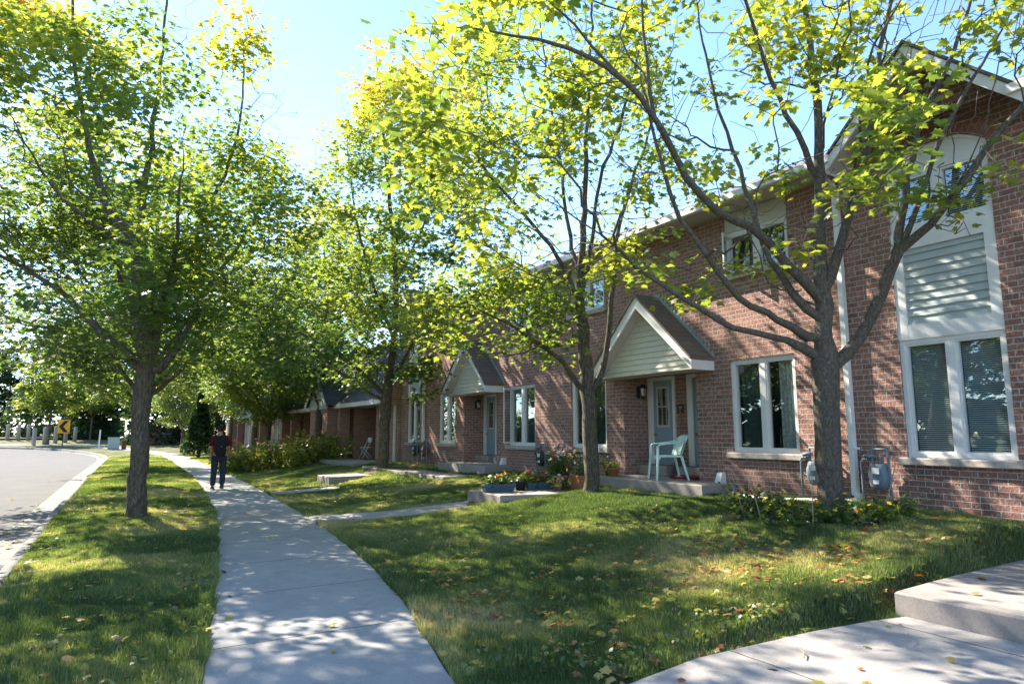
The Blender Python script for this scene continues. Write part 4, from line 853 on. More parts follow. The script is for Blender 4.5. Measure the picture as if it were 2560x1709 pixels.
pot(7.86, 11.1, .47, .17, .27, 'taupe_pot', 'taupe pot with a big pink and white flowering plant below the gas meters', [('petal_pink', 34, .034), ('petal_white', 26, .028), ('petal_red', 9, .04), ('petal_yellow', 3, .03)], .55, 60, 1.6, .45)
trough(8.05, 10.62, .47, .38, .34, .29, -.1, 'terracotta', 'square terracotta planter with thin pale plants just left of the slender maple', [('petal_white', 22, .022)], .36, 22)
pot(7.55, 10.75, .47, .09, .12, 'taupe_pot', 'small pot of purple and yellow pansies beside the square terracotta planter', [('petal_purple', 6, .03), ('petal_yellow', 6, .028), ('petal_white', 3, .03)], .12, 18, 1.2, .6)
pot(8.5, 10.22, .745, .125, .17, 'terracotta', 'terracotta pot with a yellowing plant on the porch slab', [('petal_yellow', 5, .02)], .14, 22, 1.2, .85)
pot(8.6, 10.42, .745, .12, .18, 'black_pot', 'black pot with small white flowers behind the terracotta pot on the porch', [('petal_white', 7, .016)], .16, 14)
# plastic armchair
ch = thing('garden_chair', 'mint green plastic armchair on the porch slab before the grey door', 'chair', (8.72, 8.95, .745), math.radians(62))
m = MB(); sw = .23; sdp = .22
m.box(-sw, sw, -sdp, sdp, .40, .43, .015); m.box(-sw, sw, sdp-.03, sdp+.0, .365, .40); m.build('seat', 'mint', ch, local=True)
m = MB(); n = 16
for r in range(n):
    u0 = -1+2*r/n; u1 = -1+2*(r+1)/n
    def bk(u, t_): a = u*1.25; zt = .80-.10*abs(u)**3; return ((sw+.015+.03*t_)*math.sin(a)/math.sin(1.25), -sdp-.02-.10*t_+.13*(1-math.cos(a)), .44+(zt-.44)*t_)
    for t0_, t1_ in ((0, .82), (.82, 1)):
        p = [bk(u0, t0_), bk(u1, t0_), bk(u1, t1_), bk(u0, t1_)]; d = (0, -.018, 0) if t0_ == 0 else (0, -.03, 0)
        m.add(p+[tuple(np.add(q, d)) for q in p], [(3, 2, 1, 0), (4, 5, 6, 7), (2, 3, 7, 6), (0, 1, 5, 4)])
m.build('backrest', 'mint', ch, local=True)
for sg in (-1, 1):
    m = MB(); m.tube([(sg*.25, -.26, .70), (sg*.285, -.12, .665), (sg*.29, .05, .645), (sg*.275, .2, .63), (sg*.25, .245, .58)], .026, 8, .55); m.build('armrest', 'mint', ch, True, local=True)
    MB().tube([(sg*.25, .24, .60), (sg*.245, .24, .42), (sg*.285, .28, .0)], [.022, .026, .02], 6).build('leg', 'mint', ch, local=True)
    MB().tube([(sg*.20, -.2, .42), (sg*.26, -.3, .0)], [.028, .02], 6).build('leg', 'mint', ch, local=True)
tag(MB().box(9.0, 9.36, 8.55, 9.2, .746, .80, .012).add([], []).build('boot_tray', 'red_tray'), 'dark red boot tray on the porch slab beside the mint chair', 'tray')
sh = thing('shovel', 'shovel leaning handle-up against the brick pier between the doors', 'shovel', (9.55, 9.45, .75))
MB().tube([(9.5, 9.42, 1.1), (9.62, 9.47, 2.05)], .016, 8).build('shaft', 'wood', sh); MB().tube([(9.62, 9.41, 2.0), (9.63, 9.40, 2.1), (9.64, 9.48, 2.14), (9.63, 9.55, 2.1), (9.62, 9.53, 2.0), (9.62, 9.41, 2.0)], .016, 6).build('grip', 'dark_metal', sh)
MB().add([(9.47, 9.32, 1.1), (9.47, 9.52, 1.1), (9.42, 9.52, .8), (9.4, 9.42, .748), (9.42, 9.32, .8), (9.5, 9.42, 1.12)], [(0, 1, 5), (1, 2, 3, 4, 0), (0, 4, 3, 2, 1)]).build('blade', 'dark_metal', sh)
# gas meters
def meter(x, y, z, label, mat='meter_grey'):
    t = thing('gas_meter', label, 'gas meter', (x, y, z), 0, 'gas meters on the brick wall')
    m = MB(); a, b, c = .10, .13, .17; vv = []; ff = []
    prof_ = [(-1, .55), (-.75, .85), (-.3, 1.0), (.35, 1.0), (.62, .86), (.9, .8), (1, .7)]
    for h_, k in prof_:
        for q in range(16):
            an = 2*math.pi*q/16; cx = math.copysign(abs(math.cos(an))**.6, math.cos(an)); cy2 = math.copysign(abs(math.sin(an))**.6, math.sin(an)); vv.append((a*k*cx, b*k*cy2, c*h_))
    for r in range(len(prof_)-1):
        for q in range(16): ff.append((r*16+q, r*16+(q+1) % 16, (r+1)*16+(q+1) % 16, (r+1)*16+q))
    ff += [tuple(range(16))[::-1], tuple(96+q for q in range(16))]; m.add(vv, ff); m.build('body', mat, t, True, local=True)
    MB().box(-.115, -.10, -.055, .04, .04, .12).build('label_plate', 'label_white', t, local=True); MB().box(-.112, -.098, -.04, .03, -.09, -.04).build('label_plate', 'label_white', t, local=True)
    m = MB(); m.tube([(0, .09, .15), (0, .09, .36), (0, -.11, .36), (0, -.13, .3), (0, -.13, -.1), (.02, -.14, -.35)], .019, 8)
    m.tube([(0, .09, .22), (0, .22, .22), (0, .24, .18), (.02, .25, -.35)], .016, 8); m.tube([(0, -.05, .17), (0, -.05, .28), (.1, -.05, .28)], .02, 8); m.build('pipe', 'meter_grey', t, local=True)
    m = MB(); 
    m.lathe((-.02, .11, .27), [(.02, -.025), (.07, -.02), (.078, 0), (.07, .02), (.02, .03)], 16); m.build('regulator', 'meter_grey', t, True, local=True)
    m = MB(); m.tube([(-.04, .15, .25), (-.05, .21, .12), (-.05, .18, -.02), (-.05, .08, -.08)], .008, 6); m.build('hose', 'black_pot', t, True, local=True); return t
g1 = meter(8.83, 5.12, 1.0, 'gas meter right of the white downspout by the nearest window')
meter(8.83, 6.05, 1.0, 'gas meter half hidden behind the left side of the nearest maple trunk')
meter(8.83, 13.2, .98, 'dark gas meter left of the pink flowering plant under the open window', 'dark_metal')
meter(8.83, 12.42, .98, 'gas meter behind the pink flowering plant by the slender maple')
meter(8.83, 20.8, 1.0, 'gas meter left of the far white downspout', 'dark_metal'); meter(8.83, 20.05, 1.0, 'gas meter right of the far white downspout', 'rust_brown')
# corrugated drain hose at the foot of the near downspout
m = MB(); pts = [(8.93, 5.5, .74), (8.9, 5.5, .66), (8.85, 5.55, .63), (8.78, 5.7, .60)]; pp = catmull(pts, .012); m.tube(pp, [.052+.005*(i % 2) for i in range(len(pp))], 12)
pp = catmull([(8.78, 5.7, .60), (8.6, 6.1, .6), (8.5, 6.6, .585), (8.52, 7.3, .58)], .02); m.tube(pp, [.052+.003*(i % 2) for i in range(len(pp))], 12)
tag(m.build('drain_hose', 'white_trim', smooth=False), 'white corrugated drain hose lying along the wall behind the nearest maple', 'drain hose')
# flowers round the near maple
FG = 'plants round the foot of the nearest maple'
for k, (x, y, h, n, t0, lb) in enumerate(((7.2, 5.75, .32, 30, .35, 'low dark plant with yellow flowers at the left of the nearest maple'), (7.0, 5.2, .24, 34, .3, 'low leafy plant in front of the nearest maple, lowest in the bed'), (7.35, 4.75, .26, 34, .35, 'leafy plant with orange-yellow flowers right in front of the nearest trunk'),
        (7.55, 6.25, .38, 20, .5, 'thin dried plant farthest left in the bed of the nearest maple'), (7.8, 4.5, .25, 30, .4, 'low plant under the arching grass leaves right of the nearest maple'))):
    z = float(lawn_z(x, y)); t = thing('flowering_plant', lb, 'plant', (x, y, z), 0, FG); stems(rs, (x, y, z-.02), n, .4, h, 'plant_leaf', 9, .062, t0, [('petal_yellow', 9, .024), ('petal_orange', 4, .02)] if k != 3 else [('petal_yellow', 3, .02)], t)
for k, (x, y, n, lb) in enumerate(((7.95, 4.45, 46, 'clump of long arching strap leaves right of the nearest maple'), (7.62, 5.62, 22, 'small clump of strap leaves left of the nearest maple'))):
    z = float(lawn_z(x, y)); V = []; Fc = []; tt = []
    for i in range(n):
        a = rs.uniform(0, 6.28); L = rs.uniform(.5, .95); d = np.array((math.cos(a), math.sin(a), 0)); s_ = np.array((-math.sin(a), math.cos(a), 0)); w_ = rs.uniform(.009, .016); b = np.array((x, y, z))+rs.normal(0, .05, 3)*(1, 1, 0)
        o = len(V); up = rs.uniform(.5, 1.1)
        for q in range(6): t = q/5; p = b+d*L*t*(.35+.45*t)+np.array((0, 0, L*(t*up-.75*t*t))); ww = w_*(1-t**2*.95); V += [p-s_*ww, p+s_*ww]; tt += [rs.uniform(.3, .75)]*2
        for q in range(5): Fc.append((o+2*q, o+2*q+1, o+2*q+3, o+2*q+2))
    t = tag(link('strap_leaf_plant', npmesh('strap_leaf_plant', np.array(V), np.array(Fc), np.array(tt)), 'plant_leaf'), lb, 'plant', FG)
for k, (x, y, h, dx, dy, lb) in enumerate(((6.85, 5.45, .62, -.12, .12, 'thin dry stem leaning left in the bed of the nearest maple'), (7.1, 4.95, .75, .02, -.02, 'tall straight dry stem in front of the nearest trunk'), (7.1, 5.9, .5, -.06, .2, 'short bent dry stem at the left edge of the maple bed'), (7.9, 4.55, .66, .02, -.16, 'dry stem leaning right beside the arching strap leaves'), (7.25, 5.7, .6, 0, .02, 'upright dry stem between the drain hose and the nearest maple'))):
    z = float(lawn_z(x, y)); tag(MB().tube([(x, y, z-.03), (x+dx*.4, y+dy*.4, z+h*.5), (x+dx, y+dy, z+h)], [.008, .006, .004], 5).build('dry_stem', 'dry_stem'), lb, 'dry stem', FG)
sp_ = []
for i in range(46): a = rs.uniform(0, 6.28); q = rs.uniform(.75, 1.05); sp_.append((a, q))
for (tx, ty, r_, lab) in ((7.55, 5.2, .95, 'bare soil ring'),):
    m = MB(); n = 36; vv = [(tx, ty, float(lawn_z(tx, ty))+.0)]; 
    for rr in (.4, .75, 1.0):
        for i in range(n): a = i*2*math.pi/n; q = r_*rr*(1+.12*math.sin(a*3)+.07*math.sin(a*7)); x, y = tx+q*math.cos(a)*.85, ty+q*math.sin(a); vv.append((x, y, float(lawn_z(x, y))+(.012 if rr < 1 else -.01)))
    ff = [(0, 1+i, 1+(i+1) % n) for i in range(n)]
    for r in range(2): ff += [(1+r*n+i, 1+(r+1)*n+i, 1+(r+1)*n+(i+1) % n, 1+r*n+(i+1) % n) for i in range(n)]
    struct(m.add(vv, ff).build('soil_bed', 'soil', smooth=True)); EXC.append(np.array([(v[0], v[1]) for v in vv[1+n:1+2*n]]))
# zinnia bed
ZG = 'zinnias in the bed beyond the lawn'; zin = []
for k in range(5):
    t = thing('zinnia_plant', 'x', 'plant', (0, 0, 0), 0, ZG)
    stems(rs, (0, 0, 0), 34, .62, 1.12, 'plant_leaf', 12, .12, .74, [(('petal_red', 'petal_orange', 'petal_pink', 'petal_red', 'petal_orange')[k], 9, .045), (('petal_pink', 'petal_red', 'petal_orange', 'petal_yellow', 'petal_purple')[k], 4, .04)], t); zin.append(t)
zs = [(3.98+.42*i+(.15 if i % 2 else 0), 28.2+.25*(i % 3)-i*.18) for i in range(10)]+[(4.7+.8*i, 30.0+.2*(i % 2)) for i in range(5)]+[(8.25, 28.9), (8.0, 28.2)]
nm = ['red', 'orange', 'pink', 'red and yellow', 'orange and purple']
for k, (x, y) in enumerate(zs):
    z = float(lawn_z(x, y)); where = 'back row' if 10 <= k < 15 else 'right end beside the dark trunk' if k >= 15 else 'front row'
    lb = '%s zinnia, %s of bed, %s from the walk' % (nm[k % 5], where, ('first', 'second', 'third', 'fourth', 'fifth', 'sixth', 'seventh', 'eighth', 'ninth', 'tenth')[k if k < 10 else k-10 if k < 15 else k-13])
    if k < 5: zin[k].location = (x, y, z-.03); zin[k]['label'] = lb
    else: dup(zin[k % 5], (x, y, z-.03), k*1.1, lb, (1.1, 1.1, .85+.3*((k*7) % 5)/5))
# ---------------------------------------------------------------- street things at the bend
def gz(x, y): return float(G(x, y))
t = thing('arrow_sign', 'yellow sign with black arrowhead pointing left on a dark post at the bend', 'road sign', (-3.41, 70.7, gz(0, 70.7)))
zz = gz(0, 70.7); MB().box(-3.45, -3.37, 70.7, 70.76, zz-.2, zz+1.95).build('post', 'sign_black', t)
sy = 70.66; ct = (-3.41, zz+1.75); dx = .46; MB().box(-3.41-dx, -3.41+dx, sy, sy+.02, ct[1]-.6, ct[1]+.6).build('panel', 'sign_yellow', t)
MB().prism([(ct[0]+.34, ct[1]+.5), (ct[0]+.02, ct[1]+.5), (ct[0]-.36, ct[1]), (ct[0]+.02, ct[1]-.5), (ct[0]+.34, ct[1]-.5), (ct[0]-.04, ct[1])], 'y', sy-.015, sy-.001).build('arrowhead', 'sign_black', t)
bl = ('farthest left pale post at the frame edge', 'second pale post from the left edge', 'third pale post from the left', 'weathered post left of the blue car, nearest the road', 'post under the blue car', 'post just left of the yellow arrow sign', 'post just right of the yellow arrow sign', 'post below the silver van')
b0 = None
for k, (x, y, z) in enumerate(((-8.62, 83.21, .95), (-7.7, 82.65, 1.0), (-6.85, 82.12, 1.05), (-5.76, 74.45, .55), (-5.09, 76.39, .7), (-4.36, 78.3, .75), (-3.59, 79.01, .78), (-2.88, 80.93, .85))):
    if b0 is None:
        b0 = tag(MB().lathe((0, 0, 0), [(.17, -.2), (.17, 1.42), (.15, 1.5), (.02, 1.54)], 10).build('wooden_post', 'grey_post', smooth=True), None, 'post', 'wooden posts along the parking'); b0.location = (x, y, z); b0['label'] = bl[k]
    else: dup(b0, (x, y, z), 0, bl[k], (1, 1, 1-.04*k % .1))
t = thing('utility_box', 'pale green utility box on the verge right of the small trees', 'utility box', (.45, 64.84, .3)); z = gz(0, 64.84)
MB().box(.0, .85, 64.5, 65.1, z-.05, z+.92, .04).build('cabinet', 'utility_green', t); MB().box(-.03, .88, 64.47, 65.13, z+.92, z+.98, .02).build('lid', 'utility_green', t)
tag(MB().box(1.0, 1.35, 64.6, 65.0, z-.05, z+.75, .03).build('utility_box', 'rust_brown'), 'low brown utility box beside the pale green one', 'utility box')
tag(MB().tube([(-.62, 65.4, z-.2), (-.6, 65.4, z+1.62)], [.06, .05], 8).build('marker_post', 'label_white'), 'thin white marker post on the verge left of the utility box', 'post')
tag(MB().tube([(5.5, 64.8, z-.2), (5.62, 64.8, z+2.2)], [.1, .08], 8).build('marker_post', 'label_white'), 'pale leaning post right of the pink brick sign wall', 'post')
t = thing('container', 'dark green waste container behind the verge', 'container', (-.75, 89, 1.05))
MB().box(-3.3, 1.6, 89, 91, 1.05, 3.0, .06).build('body', 'dump_green', t); MB().box(-3.35, 1.65, 88.9, 91.1, 3.0, 3.1, .03).build('lid', 'dump_green', t)
for xx in (-2.4, -1.2, 0, 1.1): MB().box(xx, xx+.09, 88.92, 89.0, 1.15, 2.95).build('rib', 'dump_green', t)
# pink brick entrance wall
t = thing('entrance_wall', 'pink brick entrance wall with capped pillar and dark name plaque', 'sign wall', (4.6, 75, .5)); z = gz(0, 75)
a = np.array((3.55, 76.0)); d = np.array((.876, -.482)); nn = np.array((-.482, -.876))
def ob(m, u0, u1, v0, v1, z0, z1):
    P = [a+d*u+nn*v for u, v in ((u0, v0), (u1, v0), (u1, v1), (u0, v1))]; m.add([(*p, z0) for p in P]+[(*p, z1) for p in P], [(3, 2, 1, 0), (4, 5, 6, 7), (0, 1, 5, 4), (1, 2, 6, 5), (2, 3, 7, 6), (3, 0, 4, 7)]); return m
ob(MB(), .0, .75, -.38, .38, z-.2, z+2.05).build('pillar', 'brick_pink', t)
m = ob(MB(), -.12, .87, -.5, .5, z+2.05, z+2.15); P = [a+d*u+nn*v for u, v in ((-.12, -.5), (.87, -.5), (.87, .5), (-.12, .5))]; m.add([(*p, z+2.152) for p in P]+[(*(a+d*.375), z+2.48)], [(0, 1, 4), (1, 2, 4), (2, 3, 4), (3, 0, 4)]); m.build('pillar_cap', 'stone_sill', t)
m = MB(); pl = [(.75, z-.2), (3.5, z-.2), (3.5, z+1.1), (3.1, z+1.6), (.75, z+1.75)]
P = [(*(a+d*u-nn*.2), zz_) for u, zz_ in pl]+[(*(a+d*u+nn*.2), zz_) for u, zz_ in pl]; m.add(P, [(4, 3, 2, 1, 0), (5, 6, 7, 8, 9)]+[(i, (i+1) % 5, 5+(i+1) % 5, 5+i) for i in range(5)]); m.build('wall_panel', 'brick_pink', t)
pq = ob(MB(), 1.15, 2.95, .2, .23, z+.55, z+1.28).build('plaque', 'plaque', t)
m = MB(); rq = np.random.default_rng(3)
for row, (zc, h_) in enumerate(((z+1.03, .13), (z+.76, .13))):
    u = 1.3
    while u < 2.75: w_ = rq.uniform(.05, .11); ob(m, u, u+.025, .231, .24, zc-h_/2, zc+h_/2); ob(m, u+.026, u+w_, .231, .24, zc+h_/2-.03-(h_-.03)*(rq.uniform() < .5)*.5, zc+h_/2-(h_-.03)*(rq.uniform() < .0)); u += w_+.045
m.build('lettering', 'label_white', pq)
t = thing('notice_frame', 'wooden two-post frame with a small brown name board by the far sidewalk', 'sign', (5.85, 58.0, .1)); z = gz(0, 58)
p0 = np.array((5.54, 58.24)); p1 = np.array((6.65, 57.6))
for p, h_ in ((p0, 1.65), (p1, 1.85)): MB().tube([(*p, z-.1), (*p, z+h_)], .065, 6).build('post', 'wood', t)
m = MB(); dd = (p1-p0); m.add([(*(p0+dd*.07), z+1.12), (*(p1-dd*.05), z+1.12), (*(p1-dd*.05), z+1.42), (*(p0+dd*.07), z+1.42)]+[(*(p0+dd*.07+(0, .05)), z+1.12), (*(p1-dd*.05+(0, .05)), z+1.12), (*(p1-dd*.05+(0, .05)), z+1.42), (*(p0+dd*.07+(0, .05)), z+1.42)], [(0, 1, 2, 3), (7, 6, 5, 4), (3, 2, 6, 7), (0, 4, 5, 1)])
bo = m.build('board', 'wood', t); m = MB()
for i in range(9): q0 = p0+dd*(.16+.075*i); q1 = q0+dd*.045; m.add([(q0[0], q0[1]-.01, z+1.21), (q1[0], q1[1]-.01, z+1.21), (q1[0], q1[1]-.01, z+1.34), (q0[0], q0[1]-.01, z+1.34)], [(0, 1, 2, 3)])
m.build('lettering', 'label_white', bo)
# cedar behind the walker
rc = np.random.default_rng(8); n = 5200; h_ = rc.uniform(0, 1, n)**.8; an = rc.uniform(0, 6.28, n); q = (1-h_)*1.15*rc.uniform(.6, 1, n)*(1+.15*np.sin(an*5+h_*9))
cx, cyy = 4.9, 46.; zz = gz(0, 46)+.2; V, T, tt = leaves(np.column_stack([cx+q*np.cos(an), cyy+q*np.sin(an), zz+.1+h_*4.2]), rc.uniform(.12, .24, n), np.clip(rc.normal(.35, .15, n), 0, 1), rc, 2, 1.2)
t = thing('cedar', 'narrow pointed cedar behind the walking person', 'evergreen', (cx, cyy, zz)); link('crown', npmesh('crown', V, T, tt), 'wood_leaf', t); MB().tube([(cx, cyy, zz-.1), (cx, cyy, zz+3.4)], [.12, .03], 7).build('trunk', 'bark', t)
# cars
def car(loc, rz, mat, label, van=False):
    t = thing('parked_car', label, 'car', loc, rz, 'cars parked beyond the posts'); L = 4.6; W = 1.8
    side_ = [(-2.3, .35), (-2.25, .8), (-2.1, 1.0), (-1.2, 1.08), (-.45, 1.55 if not van else 1.7), (1.3, 1.58 if not van else 1.78), (2.0, 1.1 if not van else 1.3), (2.25, 1.0), (2.3, .35)]
    m = MB(); n = len(side_); vv = []
    for s_, k in ((-1, 0), (-1, 1), (1, 1), (1, 0)):
        for (x, z) in side_: inset = .16 if z > 1.2 else .0; vv.append((x if k else x*.985, s_*(W/2-inset)*(1 if k == 0 else .93), z))
    order = [vv[n:2*n], vv[2*n:3*n]]
    prof2 = [[(x, -(W/2)+(.2 if z > 1.2 else 0), z) for x, z in side_], [(x, (W/2)-(.2 if z > 1.2 else 0), z) for x, z in side_]]
    m.add(prof2[0]+prof2[1], [tuple(range(n))[::-1], tuple(range(n, 2*n))]+[(i, (i+1) % n, n+(i+1) % n, n+i) for i in range(n)]); b = m.build('body', mat, t, local=True)
    for s_ in (-1, 1):
        y0 = s_*(W/2+.004); y1 = s_*(W/2-.195); zt = 1.47 if not van else 1.66
        MB().add([(-.98, y0-s_*.0, 1.09), (1.55, y0, 1.09), (1.2, y1+s_*.004, zt), (-.42, y1+s_*.004, zt)], [(0, 1, 2, 3), (3, 2, 1, 0)]).build('side_window', 'car_glass', t, local=True)
    MB().add([(-1.16, -.72, 1.1), (-1.16, .72, 1.1), (-.5, .62, 1.53), (-.5, -.62, 1.53)], [(0, 1, 2, 3), (3, 2, 1, 0)]).build('windscreen', 'car_glass', t, local=True)
    for x in (-1.45, 1.4):
        for s_ in (-1, 1):
            m = MB(); v2 = []; 
            wl = MB().tube([(x, s_*.92, .34), (x, s_*.68, .34)], .34, 18).build('wheel', 'tyre', t, local=True); MB().tube([(x, s_*.93, .34), (x, s_*.9, .34)], .2, 14).build('rim', 'rim', wl, local=True)
    for s_ in (-1, 1): MB().box(-2.31, -2.2, s_*.7-.16, s_*.7+.16, .72, .88, .02).build('headlight', 'label_white', t, local=True)
    return t
car((-6.9, 101, 1.14), .12, 'car_blue', 'dark blue car parked behind the posts left of the arrow sign'); car((-2.9, 99.5, 1.18), 2.95, 'car_silver', 'silver van parked right of the blue car', True)
# bistro chair in the far recess
t = thing('metal_chair', 'small white-framed folding chair in the far brick recess', 'chair', (8.95, 26.2, .56)); m = MB()
for s_ in (-.2, .2): m.tube([(8.75, 26.2+s_, .56), (8.95, 26.2+s_, 1.0), (9.15, 26.2+s_, 1.42)], .014, 5); m.tube([(9.15, 26.2+s_, .56), (8.8, 26.2+s_, 1.0)], .014, 5)
m.build('frame', 'label_white', t); MB().box(8.78, 9.12, 26.0, 26.4, 1.0, 1.025).build('seat', 'label_white', t); MB().box(9.1, 9.13, 26.0, 26.4, 1.22, 1.4).build('backrest', 'label_white', t)
# ---------------------------------------------------------------- the walker
pr = thing('person', 'person seen from behind walking away in maroon shirt, black cap and jeans', 'person', (2.72, 20.45, .035), math.radians(-8))
def skin(name, pts, edges, rad, mat, root=0):
    me = bpy.data.meshes.new(name); me.from_pydata(pts, edges, []); o = link(name, me, mat, pr, True, local=True)
    o.modifiers.new('skin', 'SKIN')
    if me.skin_vertices:
        for v, r in zip(me.skin_vertices[0].data, rad): v.radius = r if hasattr(r, '__len__') else (r, r)
        me.skin_vertices[0].data[root].use_root = True
    o.modifiers.new('sub', 'SUBSURF').levels = 2; o.modifiers['sub'].render_levels = 2; o.modifiers['skin'].use_smooth_shade = True; return o
# x right, y forward (away from camera); left hand near the pocket, right foot lifting
pts = [(0, 0, .93), (0, .0, 1.12), (0, .01, 1.33), (0, .02, 1.45), (0, .04, 1.52), (0, .06, 1.60), (0, .09, 1.70),
       (-.17, 0, 1.41), (-.225, -.01, 1.14), (-.20, .06, .92), (-.17, .1, .84), (.17, 0, 1.41), (.24, .0, 1.14), (.225, .07, .93), (.215, .10, .84),
       (-.095, 0, .86), (-.115, .03, .48), (-.125, -.02, .09), (.095, 0, .86), (.11, .03, .48), (.105, -.12, .11)]
ed = [(0, 1), (1, 2), (2, 3), (3, 4), (4, 5), (5, 6), (2, 7), (7, 8), (8, 9), (9, 10), (2, 11), (11, 12), (12, 13), (13, 14), (0, 15), (15, 16), (16, 17), (0, 18), (18, 19), (19, 20)]
rad = [(.14, .1), (.135, .095), (.15, .1), .065, .055, .07, .075, .06, .042, .03, .028, .06, .042, .03, .028, .085, .055, .04, .085, .055, .04]
skin('body', pts, ed, rad, 'skin')
for s_, hx, hy in ((-1, -.165, .115), (1, .213, .115)):                     # hands: palm, four fingers and thumb
    m = MB(); m.tube([(hx, hy-.01, .85), (hx, hy, .80), (hx, hy+.008, .755)], [.024, .034, .03], 8, .5)
    for f_ in range(4): dxx = (f_-1.5)*.015; L = (.055, .065, .06, .045)[f_]; m.tube([(hx+s_*.0+dxx*.3, hy+dxx, .76), (hx-s_*.006+dxx*.3, hy+dxx+.008, .76-L*.6), (hx-s_*.02+dxx*.3, hy+dxx+.004, .76-L)], [.0085, .008, .006], 6)
    m.tube([(hx-s_*.01, hy+.03, .80), (hx-s_*.02, hy+.048, .775), (hx-s_*.025, hy+.045, .745)], [.01, .009, .007], 6); m.build('hand', 'skin', pr, True, local=True)
m = MB(); m.lathe((0, .085, 1.6), [(.05, -.07), (.082, -.03), (.09, .03), (.088, .09), (.05, .13)], 16, .86, 1.05); m.build('hair', 'hair', pr, True, local=True)
for s_ in (-1, 1): MB().lathe((s_*.083, .10, 1.625), [(.005, -.032), (.018, -.02), (.02, .01), (.01, .03)], 8, .6, 1).build('ear', 'skin', pr, True, local=True)
m = MB(); m.lathe((0, .1, 1.655), [(.094, 0), (.1, .03), (.093, .075), (.06, .11), (.01, .12)], 18, .88, 1.08); m.tube([(-.07, .19, 1.665), (0, .25, 1.655), (.07, .19, 1.665)], .02, 6, .3); m.lathe((0, .1, 1.775), [(.012, -.005), (.012, .006), (.004, .01)], 8)
cp = m.build('cap', 'cap', pr, True, local=True); MB().lathe((0, .0, 1.69), [(.012, -.012), (.012, .012)], 8, 1, .3).build('cap_badge', 'label_white', cp, local=True)
# face on the far side
m = MB(); m.tube([(0, .155, 1.655), (0, .185, 1.625), (0, .165, 1.61)], [.01, .015, .01], 6); m.build('nose', 'skin', pr, True, local=True)
sp = [(0, 0, .9), (0, 0, 1.12), (0, .01, 1.33), (0, .02, 1.45), (-.165, 0, 1.41), (-.235, -.01, 1.17), (.165, 0, 1.41), (.25, .0, 1.17)]
skin('shirt', sp, [(0, 1), (1, 2), (2, 3), (2, 4), (4, 5), (2, 6), (6, 7)], [(.185, .135), (.175, .125), (.185, .13), (.085, .08), (.085, .085), (.075, .075), (.085, .085), (.075, .075)], 'maroon')
tp = [(0, 0, .93), (-.1, 0, .84), (-.118, .035, .48), (-.128, -.02, .07), (.1, 0, .84), (.115, .035, .48), (.108, -.13, .10)]
skin('trousers', tp, [(0, 1), (1, 2), (2, 3), (0, 4), (4, 5), (5, 6)], [(.165, .12), (.115, .12), .088, .078, (.115, .12), .088, .078], 'jeans')
for (x, y, z, a_) in ((-.13, -.02, 0, 0), (.11, -.14, .045, -.35)):
    m = MB(); V0 = [(-.05, -.09, 0), (.05, -.09, 0), (.055, .12, 0), (.03, .2, 0), (-.03, .2, 0), (-.055, .12, 0)]; V1 = [(p[0]*.8, p[1]*.9, .085 if p[1] < 0 else .05) for p in V0]
    m.add([(x+p[0], y+p[1]*math.cos(a_), z+p[2]+.0-p[1]*math.sin(-a_)*-1) for p in V0+V1], [(5, 4, 3, 2, 1, 0), (6, 7, 8, 9, 10, 11)]+[(i, (i+1) % 6, 6+(i+1) % 6, 6+i) for i in range(6)]); m.build('shoe', 'shoe', pr, local=True)
bp_ = MB(); vv = []; ff = []; R = [(.1, .0, .92), (.145, -.02, .97), (.15, -.02, 1.2), (.14, -.01, 1.38), (.09, .02, 1.45)]
for w_, off_, z in R:
    for q in range(14): a_ = 2*math.pi*q/14; cx_ = math.copysign(abs(math.cos(a_))**.5, math.cos(a_)); cy_ = math.copysign(abs(math.sin(a_))**.5, math.sin(a_)); vv.append((.03+w_*cx_, -.2+off_+.085*cy_, z))
for r in range(4):
    for q in range(14): ff.append((r*14+q, r*14+(q+1) % 14, (r+1)*14+(q+1) % 14, (r+1)*14+q))
ff += [tuple(range(14))[::-1], tuple(56+q for q in range(14))]
bpk = bp_.add(vv, ff).build('backpack', 'backpack', pr, True, local=True); MB().box(.02, .07, -.315, -.306, 1.17, 1.18).build('backpack_tag', 'grey_post', bpk, local=True)
for s_ in (-1, 1): MB().tube([(s_*.1+.02, -.14, 1.42), (s_*.12, -.04, 1.5), (s_*.13, .08, 1.44), (s_*.13, .15, 1.25), (s_*.14, .1, 1.05), (s_*.13+.03, -.1, 1.0)], .02, 6, .5).build('strap', 'backpack', bpk, True, local=True)
# ---------------------------------------------------------------- grass blades and fallen leaves
rg = np.random.default_rng(77)
def inframe(x, y, z, mg=260):
    a, b, c = px(np.column_stack([x, y, z])); return (c > .6) & (a > -mg) & (a < 2560+mg) & (b < 1709+mg*1.3)
def lawnpts(n, ymin, ymax, side=None):
    y = rg.uniform(ymin, ymax, n); k = kx(y)+.19; l_ = lx(y)+.015*np.sin(y*5); r_ = rx_(y)-.015*np.sin(y*4); u = rg.uniform(0, 1, n)
    wl = l_-k; xe = np.where(y < 22.6, 8.97, 8.2); wr = xe-r_; x = np.where(u*(wl+wr) < wl, k+u*(wl+wr), r_+(u*(wl+wr)-wl))
    ok = np.ones(n, bool)
    for P in EXC: ok &= ~inpoly(x, y, P)
    for tx, ty, tr in ((.51, 13.27, .27), (7.84, 5.22, .2), (7.45, 9.6, .17), (7.45, 20.1, .2)): ok &= np.hypot(x-tx, y-ty) > tr
    x, y = x[ok], y[ok]; z = lawn_z(x, y); ok = inframe(x, y, z); return x[ok], y[ok], z[ok]
BX = [lawnpts(900000, 1.0, 7.5), lawnpts(900000, 7.5, 15), lawnpts(500000, 15, 30), lawnpts(260000, 30, 52)]
